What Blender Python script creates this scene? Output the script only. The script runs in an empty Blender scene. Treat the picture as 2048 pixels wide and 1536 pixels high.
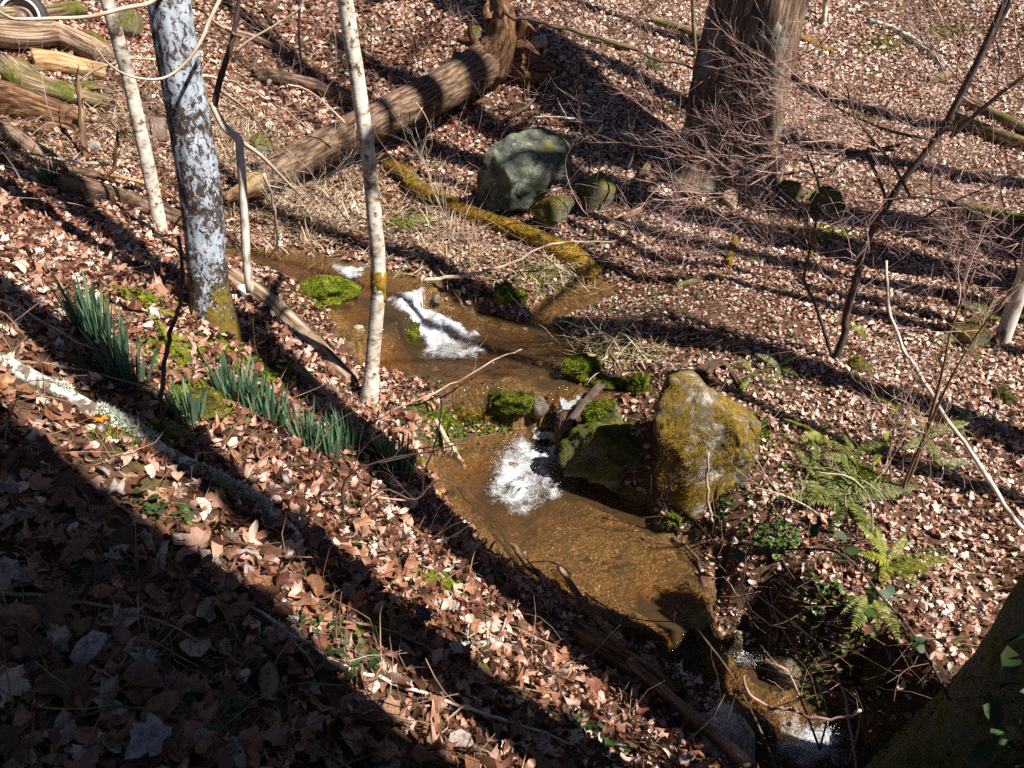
import bpy, math, random
import numpy as np
from mathutils import Vector, Matrix

# ------------------------------------------------------------------ camera, sky, sun, exposure
scene = bpy.context.scene
FPX = 1593.0                      # focal length in pixels of a 2048 px wide picture
PITCH = math.radians(27.0)
EYE = np.array([0.0, 0.0, 3.5])
cam_data = bpy.data.cameras.new('camera')
cam_data.sensor_width = 36.0
cam_data.lens = 36.0 * FPX / 2048.0
cam_data.clip_start = 0.05
cam_data.clip_end = 300.0
cam_data.dof.use_dof = True
cam_data.dof.focus_distance = 6.2
cam_data.dof.aperture_fstop = 7.0
cam = bpy.data.objects.new('camera', cam_data)
cam.location = EYE
cam.rotation_euler = (math.radians(90) - PITCH, 0, 0)
scene.collection.objects.link(cam)
scene.camera = cam

SUN_AZ = math.radians(-33.0)      # direction towards the sun in plan, from +X
SUN_EL = math.radians(48.0)
world = bpy.data.worlds.new('World')
scene.world = world
world.use_nodes = True
wn = world.node_tree.nodes
sky = wn.new('ShaderNodeTexSky')
sky.sky_type = 'NISHITA'
sky.sun_disc = False
sky.sun_elevation = SUN_EL
sky.altitude = 1200.0
sky.air_density = 0.5
sky.dust_density = 0.4
sky.sun_rotation = math.pi / 2 - SUN_AZ
world.node_tree.links.new(sky.outputs[0], wn['Background'].inputs[0])
wn['Background'].inputs[1].default_value = 0.05
sun_data = bpy.data.lights.new('sun', 'SUN')
sun_data.energy = 5.0
sun_data.angle = math.radians(0.5)
sun_data.color = (1.0, 0.95, 0.87)
sun = bpy.data.objects.new('sun', sun_data)
TO_SUN = Vector((math.cos(SUN_AZ) * math.cos(SUN_EL), math.sin(SUN_AZ) * math.cos(SUN_EL), math.sin(SUN_EL)))
sun.rotation_euler = TO_SUN.to_track_quat('Z', 'Y').to_euler()
sun.location = (8, -6, 12)
scene.collection.objects.link(sun)
scene.view_settings.view_transform = 'Standard'
scene.view_settings.look = 'None'
scene.view_settings.exposure = 1.15
scene.view_settings.gamma = 1.0
scene.view_settings.use_curve_mapping = False
scene.render.engine = 'CYCLES'
scene.cycles.use_denoising = False
scene.cycles.max_bounces = 6
scene.cycles.diffuse_bounces = 3
scene.cycles.glossy_bounces = 2
scene.cycles.transparent_max_bounces = 12
scene.cycles.sample_clamp_indirect = 4.0

COL = scene.collection
random.seed(11)
rng = np.random.default_rng(11)

# ------------------------------------------------------------------ small tools
def smooth(a, b, x):
    t = np.clip((np.asarray(x, float) - a) / (b - a), 0, 1)
    return t * t * (3 - 2 * t)

def _hash(ix, iy, iz, seed):
    h = (ix.astype(np.uint32) * np.uint32(374761393) + iy.astype(np.uint32) * np.uint32(668265263)
         + iz.astype(np.uint32) * np.uint32(2147483647) + np.uint32((seed * 974711 + 12345) & 0xffffffff))
    h = (h ^ (h >> np.uint32(13))) * np.uint32(1274126177)
    h = (h ^ (h >> np.uint32(16))) * np.uint32(2246822519)
    h = h ^ (h >> np.uint32(15))
    return h.astype(np.float64) / 4294967295.0

def vnoise(p, seed=0):
    """value noise in [-1,1] at points p (N,3)"""
    p = np.asarray(p, float)
    i = np.floor(p).astype(np.int64)
    f = p - i
    f = f * f * f * (f * (f * 6 - 15) + 10)
    r = 0
    for dx in (0, 1):
        wx = f[:, 0] if dx else 1 - f[:, 0]
        for dy in (0, 1):
            wy = f[:, 1] if dy else 1 - f[:, 1]
            for dz in (0, 1):
                wz = f[:, 2] if dz else 1 - f[:, 2]
                r = r + wx * wy * wz * _hash(i[:, 0] + dx, i[:, 1] + dy, i[:, 2] + dz, seed)
    return r * 2 - 1

def fbm(p, seed=0, octaves=4, gain=0.5):
    p = np.asarray(p, float)
    a, s, r = 1.0, 1.0, 0
    for o in range(octaves):
        r = r + a * vnoise(p * s + o * 17.3, seed + o)
        a *= gain
        s *= 2.03
    return r

def ray(u, v):
    a = (u - 1024) / FPX
    b = (768 - v) / FPX
    return np.array([a, math.cos(PITCH) + b * math.sin(PITCH), -math.sin(PITCH) + b * math.cos(PITCH)])

def at_z(u, v, z):
    d = ray(u, v)
    return EYE + d * ((z - EYE[2]) / d[2])

def at_y(u, v, y):
    d = ray(u, v)
    return EYE + d * (y / d[1])

def to_px(P):
    P = np.asarray(P, float) - EYE
    c, s = math.cos(PITCH), math.sin(PITCH)
    dep = P[:, 1] * c - P[:, 2] * s
    up = P[:, 1] * s + P[:, 2] * c
    dep_s = np.where(dep < 0.05, 0.05, dep)
    return 1024 + FPX * P[:, 0] / dep_s, 768 - FPX * up / dep_s, dep

# ------------------------------------------------------------------ the lie of the land
# control heights: picture position and height above the main pool
CTRL = [(0,1536,1.72),(0,1200,1.86),(0,960,1.92),(0,700,1.95),(0,500,1.98),(0,350,2.0),(0,200,2.3),(0,50,2.9),
 (300,900,1.58),(300,700,1.62),(300,550,1.55),(300,450,1.4),(300,300,1.7),(300,100,2.6),(300,0,3.1),
 (430,655,1.35),(480,600,1.05),(735,800,.55),(600,750,.95),(560,650,.9),(600,900,1.02),(600,1100,1.25),(600,1300,1.42),(600,1536,1.45),
 (800,950,.52),(800,1150,.85),(800,1350,1.1),(1000,1200,.36),(1000,1400,.83),(1200,1400,.33),(1200,1500,.62),
 (1400,1500,.12),(1024,1536,1.0),(1400,1536,.25),(300,1400,1.65),
 (1000,800,.48),(900,800,.5),(1000,830,.42),
 (1500,1200,.25),(1600,1300,.15),(1700,1300,.2),(1800,1200,.25),(1900,1100,.3),(2048,1100,.32),(1500,1000,.38),
 (1700,1000,.4),(2000,1000,.35),(1550,850,.5),(1800,850,.45),(2048,850,.42),(1400,740,.58),(1700,720,.55),(2048,700,.55),
 (1200,680,.5),(1350,600,.65),(1600,550,.65),(1900,550,.65),(1300,450,.8),(1500,450,.8),(1800,450,.86),(2048,450,.88),
 (1450,345,1.08),(1700,300,1.25),(2000,300,1.25),(1700,150,2.0),(2000,150,2.0),(1250,870,.5),(1290,830,.55),
 (1000,400,.95),(800,420,.92),(650,430,.92),(1000,250,1.5),(1000,110,2.4),(700,200,1.8),(1250,300,1.3),(1250,150,2.1),
 (500,300,1.45),(500,150,2.2),(1000,560,.62),(1100,520,.7),(850,500,.8),(1180,830,.42)]
cp = [tuple(at_z(*c)) for c in CTRL]
cp += [(0,0,1.9),(-1.5,0,2.3),(1.0,.3,1.5),(2.25,2.15,.15),(1.5,1.5,.75),(3.6,1.6,.15),(-4,0,2.9),(-8,2,3.6),(-10,8,3.6),(-12,16,5),(-6,22,6),(0,24,6.2),
       (6,24,6.0),(12,18,4.6),(12,8,1.4),(8,3,.7),(8,-3,.6),(3,-4,1.2),(-3,-5,3.6),(0,17,3.3),(5,16,2.6),(-5,16,3.9),(-3.2,-.6,2.75),(5,0,.35),(4.5,2.5,.3),(2.2,.2,.9),(-10,32,9),(10,32,9),(0,34,9.5),(20,10,3),(-20,10,7),(-14,-10,6),(14,-10,2)]
cp = np.array(cp)

def tps_fit(P, z, lam):
    d = np.linalg.norm(P[:, None] - P[None], axis=2)
    K = np.where(d > 0, d * d * np.log(d + 1e-12), 0) + lam * np.eye(len(P))
    A = np.zeros((len(P) + 3, len(P) + 3))
    A[:len(P), :len(P)] = K
    A[:len(P), len(P):] = np.c_[np.ones(len(P)), P]
    A[len(P):, :len(P)] = A[:len(P), len(P):].T
    return np.linalg.solve(A, np.r_[z, 0, 0, 0])

# stream reaches: outline and run of the water level, as picture positions with heights
REACH = [
 # upper reach, first cascade, middle pool, lip of the fall
 dict(out=[(400,515,.82),(500,552,.78),(590,566,.76),(640,600,.72),(665,650,.66),(690,700,.58),(725,730,.5),(790,745,.44),(830,765,.40),
   (900,778,.38),(1000,776,.38),(1055,785,.37),(1082,812,.33),(1078,850,.06),(1050,890,.0),(1130,900,.0),(1148,850,.05),(1165,810,.33),
   (1190,822,.36),(1250,815,.37),(1285,790,.38),(1262,768,.38),(1205,770,.385),(1150,772,.385),(1130,740,.39),(1172,712,.39),(1142,680,.4),(1122,645,.41),
   (1160,622,.42),(1215,600,.45),(1240,578,.45),(1190,562,.45),(1105,585,.43),(1078,605,.43),(1050,646,.41),(1000,628,.42),
   (930,600,.5),(895,585,.58),(850,562,.68),(770,538,.72),(680,520,.74),(560,502,.77),(440,492,.82)],
  run=[(400,505,.82),(560,525,.77),(690,550,.73),(780,592,.69),(815,612,.66),(850,645,.48),(900,688,.41),(1040,690,.395),(1110,760,.38),(1118,800,.35),(1125,822,.30),(1112,858,.06),(1095,890,.0)],
  side=[(1060,650,.405),(1110,620,.42),(1220,580,.45)]),
 # main pool and the lip below it
 dict(out=[(1085,845,.0),(1050,858,0),(1000,866,0),(930,880,0),(875,905,0),(855,950,0),(895,1010,0),(950,1075,0),(1000,1125,0),(1060,1165,0),(1120,1195,0),
   (1200,1228,0),(1300,1252,0),(1380,1258,-.06),(1430,1300,-.28),(1500,1330,-.34),(1520,1290,-.28),(1470,1235,-.08),(1425,1195,0),(1402,1120,0),(1388,1082,0),(1322,1066,0),(1300,1015,0),(1250,995,0),(1180,965,0),(1135,935,0),(1140,870,0)],
  run=[(1085,850,0),(1050,930,0),(1100,1030,0),(1250,1130,0),(1390,1215,0),(1415,1232,-.02),(1450,1290,-.26),(1475,1325,-.34)], side=None),
 # dark lower pool running out under the bank
 dict(out=[(1190,1262,-.3),(1240,1298,-.32),(1310,1365,-.34),(1400,1425,-.38),(1465,1445,-.42),(1480,1500,-.5),(1490,1580,-.58),(1500,1700,-.7),(1800,1700,-.7),(1760,1560,-.58),(1730,1490,-.5),
   (1705,1432,-.42),(1645,1400,-.36),(1560,1350,-.34),(1510,1310,-.33),(1420,1290,-.32),(1330,1280,-.32),(1260,1262,-.31)],
  run=[(1200,1275,-.31),(1400,1340,-.34),(1560,1395,-.36),(1610,1430,-.42),(1610,1500,-.52),(1630,1560,-.58),(1650,1700,-.7)], side=None),
]
for R in REACH:
    R['poly'] = np.array([at_z(*p)[:2] for p in R['out']])
    R['runw'] = np.array([at_z(*p) for p in R['run']])
    R['sidew'] = np.array([at_z(*p) for p in R['side']]) if R['side'] else None

def seg_dist(X, A, B):
    d = B - A
    t = np.clip(((X - A) @ d) / (d @ d), 0, 1)
    return np.linalg.norm(X - (A + t[:, None] * d), axis=1), t

def poly_sd(X, poly):
    best = np.full(len(X), 1e9)
    ins = np.zeros(len(X), bool)
    n = len(poly)
    for i in range(n):
        a, b = poly[i], poly[(i + 1) % n]
        best = np.minimum(best, seg_dist(X, a, b)[0])
        c = (a[1] > X[:, 1]) != (b[1] > X[:, 1])
        xx = (b[0] - a[0]) * (X[:, 1] - a[1]) / (b[1] - a[1] + 1e-12) + a[0]
        ins ^= c & (X[:, 0] < xx)
    return np.where(ins, -best, best)

def level(X, R):
    best = np.full(len(X), 1e9)
    lv = np.zeros(len(X))
    for L in (R['runw'], R['sidew']):
        if L is None:
            continue
        for i in range(len(L) - 1):
            d, t = seg_dist(X, L[i, :2], L[i + 1, :2])
            z = L[i, 2] + t * (L[i + 1, 2] - L[i, 2])
            m = d < best
            best[m] = d[m]
            lv[m] = z[m]
    return lv

ext_p, ext_z = [], []
for R in REACH[:2]:
    for k, p in enumerate(R['out']):
        if k % 3 == 0 and p[1] < 1200:
            ext_p.append(at_z(*p)[:2])
            ext_z.append(p[2] + .08)
TP = np.r_[cp[:, :2], np.array(ext_p)]
TZ = np.r_[cp[:, 2], np.array(ext_z)]
TW = tps_fit(TP, TZ, 0.02)

def tps(X):
    out = np.zeros(len(X))
    for s in range(0, len(X), 20000):
        x = X[s:s + 20000]
        d = np.linalg.norm(x[:, None] - TP[None], axis=2)
        K = d * d * np.log(d + 1e-12)
        out[s:s + 20000] = K @ TW[:len(TP)] + TW[len(TP)] + x @ TW[len(TP) + 1:]
    return out

def land(X):
    """height, how much of it is stream bed (0..1), water level, signed distance to water"""
    X = np.asarray(X, float)
    P3 = np.c_[X, np.zeros(len(X))]
    base = tps(X) + .05 * fbm(P3 * 1.3, 3, 3) + .018 * fbm(P3 * 6, 5, 3)
    sds, lvs = [], []
    far = (X[:, 0] < -7) | (X[:, 0] > 6) | (X[:, 1] < .5) | (X[:, 1] > 12)
    near = np.where(~far)[0]
    sd = np.full(len(X), 9.0)
    wl = np.full(len(X), -9.0)
    z = base.copy()
    if len(near):
        Xn = X[near]
        wob = .03 * fbm(np.c_[Xn, np.zeros(len(Xn))] * 5, 9, 3)
        keep = np.ones(len(Xn))
        num = np.zeros(len(Xn))
        den = np.zeros(len(Xn))
        W = np.full(len(Xn), -9.0)
        S = np.full(len(Xn), 9.0)
        for R in REACH:
            s = poly_sd(Xn, R['poly']) + wob
            l = level(Xn, R)
            w = 1 - smooth(-.02, .22, s)
            keep *= 1 - w
            num += w * (l + .02)
            den += w
            W = np.where(s < .06, np.maximum(W, l), W)
            S = np.minimum(S, s)
        zn = (base[near] * keep + num) / np.maximum(keep + den, 1e-6)
        q3 = np.c_[Xn, np.zeros(len(Xn))]
        depth = .02 + (.15 + .13 * fbm(q3 * 2.1, 33, 2)) * smooth(0, .38, -S) + .03 * fbm(q3 * 7, 31, 3)
        zn = np.where(S < 0, W - np.maximum(depth, .012), zn)
        z[near] = zn
        sd[near] = S
        wl[near] = W
    return z, wl, sd

def axis(parts):
    a = []
    for lo, hi, st in parts:
        a += list(np.arange(lo, hi - 1e-6, st))
    a.append(parts[-1][1])
    return np.array(a)
GX = axis([(-40,-14,3.),(-14,-7,.35),(-7,-4,.1),(-4,4.2,.045),(4.2,7,.1),(7,14,.35),(14,40,3.)])
GY = axis([(-20,-4,2.),(-4,.6,.25),(.6,8.5,.045),(8.5,13,.09),(13,24,.3),(24,50,2.)])
gx, gy = np.meshgrid(GX, GY)
gz, gw, gs = land(np.c_[gx.ravel(), gy.ravel()])
GZ = gz.reshape(gx.shape)
GS = gs.reshape(gx.shape)

def _bil(A, x, y):
    i = np.clip(np.searchsorted(GX, x) - 1, 0, len(GX) - 2)
    j = np.clip(np.searchsorted(GY, y) - 1, 0, len(GY) - 2)
    fx = np.clip((x - GX[i]) / (GX[i + 1] - GX[i]), 0, 1)
    fy = np.clip((y - GY[j]) / (GY[j + 1] - GY[j]), 0, 1)
    return (A[j, i] * (1 - fx) + A[j, i + 1] * fx) * (1 - fy) + (A[j + 1, i] * (1 - fx) + A[j + 1, i + 1] * fx) * fy

def H(x, y):
    r = _bil(GZ, np.atleast_1d(np.asarray(x, float)), np.atleast_1d(np.asarray(y, float)))
    return r if np.ndim(x) else float(r[0])

def WD(x, y):
    r = _bil(GS, np.atleast_1d(np.asarray(x, float)), np.atleast_1d(np.asarray(y, float)))
    return r if np.ndim(x) else float(r[0])

def slope_normal(x, y, e=.06):
    x = np.atleast_1d(np.asarray(x, float)); y = np.atleast_1d(np.asarray(y, float))
    n = np.c_[-(H(x + e, y) - H(x - e, y)) / (2 * e), -(H(x, y + e) - H(x, y - e)) / (2 * e), np.ones(len(x))]
    return n / np.linalg.norm(n, axis=1)[:, None]

_T = np.r_[np.arange(.5, 12, .02), np.arange(12, 45, .08)]
def G(u, v):
    """the point of the ground seen at a picture position"""
    d = ray(u, v)
    P = EYE + _T[:, None] * d
    k = P[:, 2] - H(P[:, 0], P[:, 1])
    hit = np.where(k < 0)[0]
    if not len(hit):
        return P[-1]
    i = max(hit[0], 1)
    t = _T[i - 1] + (_T[i] - _T[i - 1]) * k[i - 1] / (k[i - 1] - k[i] + 1e-9)
    p = EYE + t * d
    p[2] = H(p[0], p[1])
    return p

# ------------------------------------------------------------------ mesh building
def link(o, parent=None):
    COL.objects.link(o)
    if parent is not None:
        o.parent = parent
    return o

def tag(o, label=None, cat=None, group=None, kind=None):
    if label: o['label'] = label
    if cat: o['category'] = cat
    if group: o['group'] = group
    if kind: o['kind'] = kind
    return o

def thing(name, label, cat, loc, group=None):
    o = bpy.data.objects.new(name, None)
    o.empty_display_size = .1
    o.location = loc
    tag(o, label, cat, group)
    return link(o)

def np_mesh(name, V, faces, attrs=None, smooth_shade=False):
    """faces: list of (M,k) int arrays"""
    me = bpy.data.meshes.new(name)
    V = np.asarray(V, np.float32)
    me.vertices.add(len(V))
    me.vertices.foreach_set('co', V.ravel())
    li = np.concatenate([f.ravel() for f in faces]).astype(np.int32)
    tot = np.concatenate([np.full(len(f), f.shape[1]) for f in faces]).astype(np.int32)
    st = np.r_[0, np.cumsum(tot)[:-1]].astype(np.int32)
    me.loops.add(len(li))
    me.loops.foreach_set('vertex_index', li)
    me.polygons.add(len(tot))
    me.polygons.foreach_set('loop_start', st)
    me.polygons.foreach_set('loop_total', tot)
    if smooth_shade:
        me.polygons.foreach_set('use_smooth', np.ones(len(tot), bool))
    for k, a in (attrs or {}).items():
        a = np.asarray(a, np.float32)
        if a.ndim == 2:
            at = me.attributes.new(k, 'FLOAT_VECTOR', 'POINT')
            at.data.foreach_set('vector', a.ravel())
        else:
            at = me.attributes.new(k, 'FLOAT', 'POINT')
            at.data.foreach_set('value', a)
    me.update(calc_edges=True)
    me.validate()
    return me

def add_mesh(name, me, m, parent=None, loc=None):
    if m is not None and not len(me.materials):
        me.materials.append(m)
    o = bpy.data.objects.new(name, me)
    link(o, parent)
    if parent is not None and loc is None:
        # geometry is in world coordinates: bring it to the parent's frame
        o.matrix_parent_inverse = parent_inverse(parent)
    if loc is not None:
        o.location = loc
    return o

def parent_inverse(p):
    if p.parent is not None:      # a part: its geometry already sits in world coordinates
        return Matrix.Identity(4)
    return (Matrix.Translation(p.location) @ p.rotation_euler.to_matrix().to_4x4()).inverted()

class MB:
    """collects pieces (in world coordinates) that become one mesh"""
    def __init__(s):
        s.V, s.F, s.T, s.n = [], {}, [], 0
    def add(s, V, faces, tc=None):
        V = np.asarray(V, float)
        for f in faces:
            f = np.asarray(f, int)
            if len(f):
                s.F.setdefault(f.shape[1], []).append(f + s.n)
        s.V.append(V)
        s.T.append(V if tc is None else np.asarray(tc, float))
        s.n += len(V)
        return s
    def build(s, name, m, parent=None, smooth_shade=True, origin=None):
        V = np.concatenate(s.V)
        T = np.concatenate(s.T)
        if parent is None:
            if origin is None:
                lo, hi = V.min(0), V.max(0)
                origin = np.array([(lo[0] + hi[0]) / 2, (lo[1] + hi[1]) / 2, lo[2]])
            V = V - origin
        me = np_mesh(name, V, [np.concatenate(f) for f in s.F.values()], {'tc': T}, smooth_shade)
        o = add_mesh(name, me, m, parent)
        if parent is None:
            o.location = origin
        return o

def catmull(P, R, sub):
    P = np.asarray(P, float); R = np.asarray(R, float)
    if sub <= 1 or len(P) < 3:
        if sub <= 1:
            return P, R
        t = np.linspace(0, 1, sub * (len(P) - 1) + 1) * (len(P) - 1)
        i = np.clip(t.astype(int), 0, len(P) - 2); f = (t - i)[:, None]
        return P[i] * (1 - f) + P[i + 1] * f, R[i] * (1 - f[:, 0]) + R[i + 1] * f[:, 0]
    Q = np.vstack([2 * P[0] - P[1], P, 2 * P[-1] - P[-2]])
    out, ro = [], []
    for i in range(len(P) - 1):
        a, b, c, d = Q[i:i + 4]
        for k in range(sub):
            t = k / sub
            out.append(.5 * ((2 * b) + (c - a) * t + (2 * a - 5 * b + 4 * c - d) * t * t + (3 * b - a - 3 * c + d) * t ** 3))
            ro.append(R[i] * (1 - t) + R[i + 1] * t)
    out.append(P[-1]); ro.append(R[-1])
    return np.array(out), np.array(ro)

def frames(P):
    T = np.gradient(P, axis=0)
    T /= np.linalg.norm(T, axis=1)[:, None] + 1e-12
    n = np.cross(T[0], [0, 0, 1.])
    if np.linalg.norm(n) < .2:
        n = np.cross(T[0], [1., 0, 0])
    n /= np.linalg.norm(n)
    Ns = []
    for t in T:
        n = n - t * (n @ t)
        n /= np.linalg.norm(n) + 1e-12
        Ns.append(n)
    Ns = np.array(Ns)
    return T, Ns, np.cross(T, Ns)

def tube(mb, P, R, sides=6, sub=3, disp=None, cap=True, flat=1.0, ragged=0.0, seed=0, jag=0.0):
    P, R = catmull(P, R, sub)
    if jag:
        P = P + jag * np.c_[fbm(np.c_[np.arange(len(P)) * .7, np.zeros(len(P)), np.full(len(P), seed)], seed, 2),
                            fbm(np.c_[np.arange(len(P)) * .7, np.zeros(len(P)) + 5, np.full(len(P), seed)], seed + 1, 2),
                            fbm(np.c_[np.arange(len(P)) * .7, np.zeros(len(P)) + 9, np.full(len(P), seed)], seed + 2, 2)]
    T, A, B = frames(P)
    s = np.r_[0, np.cumsum(np.linalg.norm(np.diff(P, axis=0), axis=1))]
    th = np.linspace(0, 2 * math.pi, sides, endpoint=False)
    TH, S = np.meshgrid(th, s)
    RR = np.repeat(R[:, None], sides, 1)
    tc = np.stack([np.cos(TH) * RR, np.sin(TH) * RR, S], -1).reshape(-1, 3)
    if disp is not None:
        RR = RR * (1 + disp(TH.ravel(), S.ravel(), RR.ravel()).reshape(RR.shape))
    V = P[:, None] + (np.cos(TH) * RR)[..., None] * A[:, None] + (np.sin(TH) * RR * flat)[..., None] * B[:, None]
    if ragged:
        e = ragged * (np.random.default_rng(seed).random(sides) - .5)
        V[0] += e[:, None] * T[0]
        e = ragged * (np.random.default_rng(seed + 1).random(sides) - .5)
        V[-1] += e[:, None] * T[-1]
    n = len(P)
    i = np.arange(n - 1)[:, None] * sides
    j = np.arange(sides)[None]
    k = (j + 1) % sides
    q = np.stack([i + j, i + k, i + sides + k, i + sides + j], -1).reshape(-1, 4)
    V = V.reshape(-1, 3)
    F = [q]
    if cap:
        V = np.vstack([V, P[0], P[-1]])
        tc = np.vstack([tc, [0, 0, 0], [0, 0, s[-1]]])
        j = np.arange(sides); k = (j + 1) % sides
        a = np.stack([k, j, np.full(sides, n * sides)], -1)
        b = np.stack([(n - 1) * sides + j, (n - 1) * sides + k, np.full(sides, n * sides + 1)], -1)
        F.append(np.vstack([a, b]))
    mb.add(V, F, tc + seed * 3.7)
    return P

def path_px(pts, y0=None, y1=None, drop=0.0):
    """picture polyline to world: depth runs evenly from the first to the last point (ground depth if not given)"""
    if y0 is None: y0 = G(*pts[0][:2])[1]
    if y1 is None: y1 = G(*pts[-1][:2])[1]
    L = np.r_[0, np.cumsum([math.hypot(pts[i + 1][0] - pts[i][0], pts[i + 1][1] - pts[i][1]) for i in range(len(pts) - 1)])]
    L = L / max(L[-1], 1e-6)
    out = [at_y(p[0], p[1], y0 + (y1 - y0) * l) for p, l in zip(pts, L)]
    out = np.array(out)
    out[:, 2] -= drop
    return out

def lay_px(pts, r, sink=.3):
    """picture polyline lying on the ground, axis raised by the radius"""
    out = []
    for p in pts:
        g = G(p[0], p[1])
        d = np.linalg.norm(g - EYE)
        g = G(p[0], p[1] + .7 * r * FPX / d)
        out.append(g + np.array([0, 0, r * (1 - sink)]))
    return np.array(out)
# ------------------------------------------------------------------ materials
class NT:
    def __init__(s, name):
        s.m = bpy.data.materials.new(name)
        s.m.use_nodes = True
        s.t = s.m.node_tree
        s.bsdf = s.t.nodes['Principled BSDF']
        s.out = s.t.nodes['Material Output']
    def n(s, kind, **kw):
        nd = s.t.nodes.new('ShaderNode' + kind)
        for k, v in kw.items():
            if k in nd.inputs.keys() if isinstance(k, str) else False:
                s.set(nd.inputs[k], v)
            else:
                setattr(nd, k, v)
        return nd
    def set(s, sock, v):
        if isinstance(v, bpy.types.NodeSocket):
            s.t.links.new(v, sock)
        elif isinstance(v, (tuple, list)) and len(v) == 3 and sock.type == 'RGBA':
            sock.default_value = (*v, 1)
        else:
            sock.default_value = v
    def attr(s, name, out='Vector'):
        return s.n('Attribute', attribute_name=name).outputs[out]
    def coords(s, src='tc', scale=(1, 1, 1)):
        if src == 'object':
            v = s.n('TexCoord').outputs['Object']
        elif src == 'world':
            v = s.n('NewGeometry').outputs['Position']
        else:
            v = s.attr(src)
        mp = s.n('Mapping')
        s.set(mp.inputs['Vector'], v)
        mp.inputs['Scale'].default_value = scale
        return mp.outputs[0]
    def noise(s, vec, scale, detail=5, rough=.6, dist=0):
        nd = s.n('TexNoise')
        s.set(nd.inputs['Vector'], vec)
        nd.inputs['Scale'].default_value = scale
        nd.inputs['Detail'].default_value = detail
        nd.inputs['Roughness'].default_value = rough
        nd.inputs['Distortion'].default_value = dist
        return nd.outputs['Fac']
    def ramp(s, fac, stops):
        nd = s.n('ValToRGB')
        s.set(nd.inputs[0], fac)
        e = nd.color_ramp.elements
        while len(e) < len(stops):
            e.new(.5)
        for el, (p, c) in zip(e, stops):
            el.position = p
            el.color = (c, c, c, 1) if not isinstance(c, (tuple, list)) else (*c, 1)
        return nd.outputs[0]
    def mix(s, fac, a, b):
        nd = s.n('Mix', data_type='RGBA')
        s.set(nd.inputs[0], fac)
        s.set(nd.inputs[6], a)
        s.set(nd.inputs[7], b)
        return nd.outputs[2]
    def math(s, op, a, b=0.0, clamp=False):
        nd = s.n('Math', operation=op)
        nd.use_clamp = clamp
        s.set(nd.inputs[0], a)
        s.set(nd.inputs[1], b)
        return nd.outputs[0]
    def bump(s, h, strength=.5, dist=.01, prev=None):
        nd = s.n('Bump')
        nd.inputs['Strength'].default_value = strength
        nd.inputs['Distance'].default_value = dist
        s.set(nd.inputs['Height'], h)
        if prev is not None:
            s.set(nd.inputs['Normal'], prev)
        return nd.outputs[0]
    def up(s):
        g = s.n('NewGeometry')
        x = s.n('SeparateXYZ')
        s.set(x.inputs[0], g.outputs['Normal'])
        return x.outputs[2]
    def done(s, color, rough=.8, normal=None, spec=.3):
        s.set(s.bsdf.inputs['Base Color'], color)
        s.set(s.bsdf.inputs['Roughness'], rough)
        s.set(s.bsdf.inputs['Specular IOR Level'], spec)
        if normal is not None:
            s.set(s.bsdf.inputs['Normal'], normal)
        return s.m

def surf(name, stops, scale=8, stretch=(1, 1, 1), src='tc', layers=(), bump=.5, bdist=.01, rough=.85, bscale=None, spec=.25):
    """mottled surface; layers: (colours, noise scale, lo, hi, weight of facing up)"""
    t = NT(name)
    v = t.coords(src, stretch)
    v0 = t.coords(src)
    n1 = t.noise(v, scale, 6, .65)
    n1 = t.math('ADD', t.math('MULTIPLY', t.math('SUBTRACT', n1, .5), 1.7), .5, True)
    c = t.ramp(n1, stops)
    for cols, sc, lo, hi, upw in layers:
        m = t.noise(v0, sc, 5, .65)
        if upw:
            m = t.math('ADD', m, t.math('MULTIPLY', t.up(), upw))
        f = t.ramp(m, [(max(0, lo), 0.0), (min(1, hi), 1.0)])
        c2 = t.ramp(t.noise(v0, sc * 5, 4, .7), [(.3, cols[0]), (.7, cols[1])])
        c = t.mix(f, c, c2)
    nb = t.noise(v, bscale or scale * 2.2, 7, .7)
    nrm = t.bump(nb, bump, bdist)
    return t.done(c, rough, nrm, spec)

MOSS = ((.030, .038, .006), (.16, .15, .02))
MOSS_GOLD = ((.11, .065, .01), (.42, .25, .04))
MOSS_BRIGHT = ((.05, .09, .006), (.22, .30, .02))
LICHEN = ((.34, .37, .33), (.62, .64, .60))
M = {}
M['birch'] = surf('birch_bark', [(.2, (.06, .04, .03)), (.34, (.28, .21, .15)), (.5, (.50, .44, .37)), (.8, (.68, .63, .56))], 11, (1, 1, 1.6),
                  layers=[(((.05, .035, .025), (.16, .11, .06)), 14, .60, .64, 0), (((.22, .16, .09), (.36, .29, .18)), 4, .55, .66, 0), (MOSS, 5, .64, .70, 0)], bump=.5, bdist=.008, rough=.75)
M['birch_grey'] = surf('pale_grey_bark', [(.3, (.16, .12, .09)), (.45, (.44, .38, .32)), (.7, (.6, .54, .47))], 12, (1, 1, .4),
                       layers=[(MOSS, 6, .62, .72, 0)], bump=.4, bdist=.005)
M['bark_brown'] = surf('brown_bark', [(.3, (.03, .017, .011)), (.5, (.115, .067, .042)), (.72, (.25, .165, .11))], 26, (1, 1, .16), layers=[(MOSS, 3.5, .62, .72, .03)], bump=1.0, bdist=.012, bscale=45)
M['bark_dark'] = surf('dark_twig_bark', [(.3, (.035, .022, .018)), (.7, (.12, .08, .065))], 20, (1, 1, .4), bump=.3, bdist=.003)
M['twig_pale'] = surf('pale_dead_twig', [(.3, (.30, .21, .14)), (.7, (.60, .50, .40))], 15, (1, 1, .2), bump=.3, bdist=.002)
M['twig_red'] = surf('reddish_twig', [(.3, (.2, .10, .08)), (.5, (.40, .25, .21)), (.75, (.62, .5, .45))], 12, (1, 1, .3), bump=.2, bdist=.002)
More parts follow.
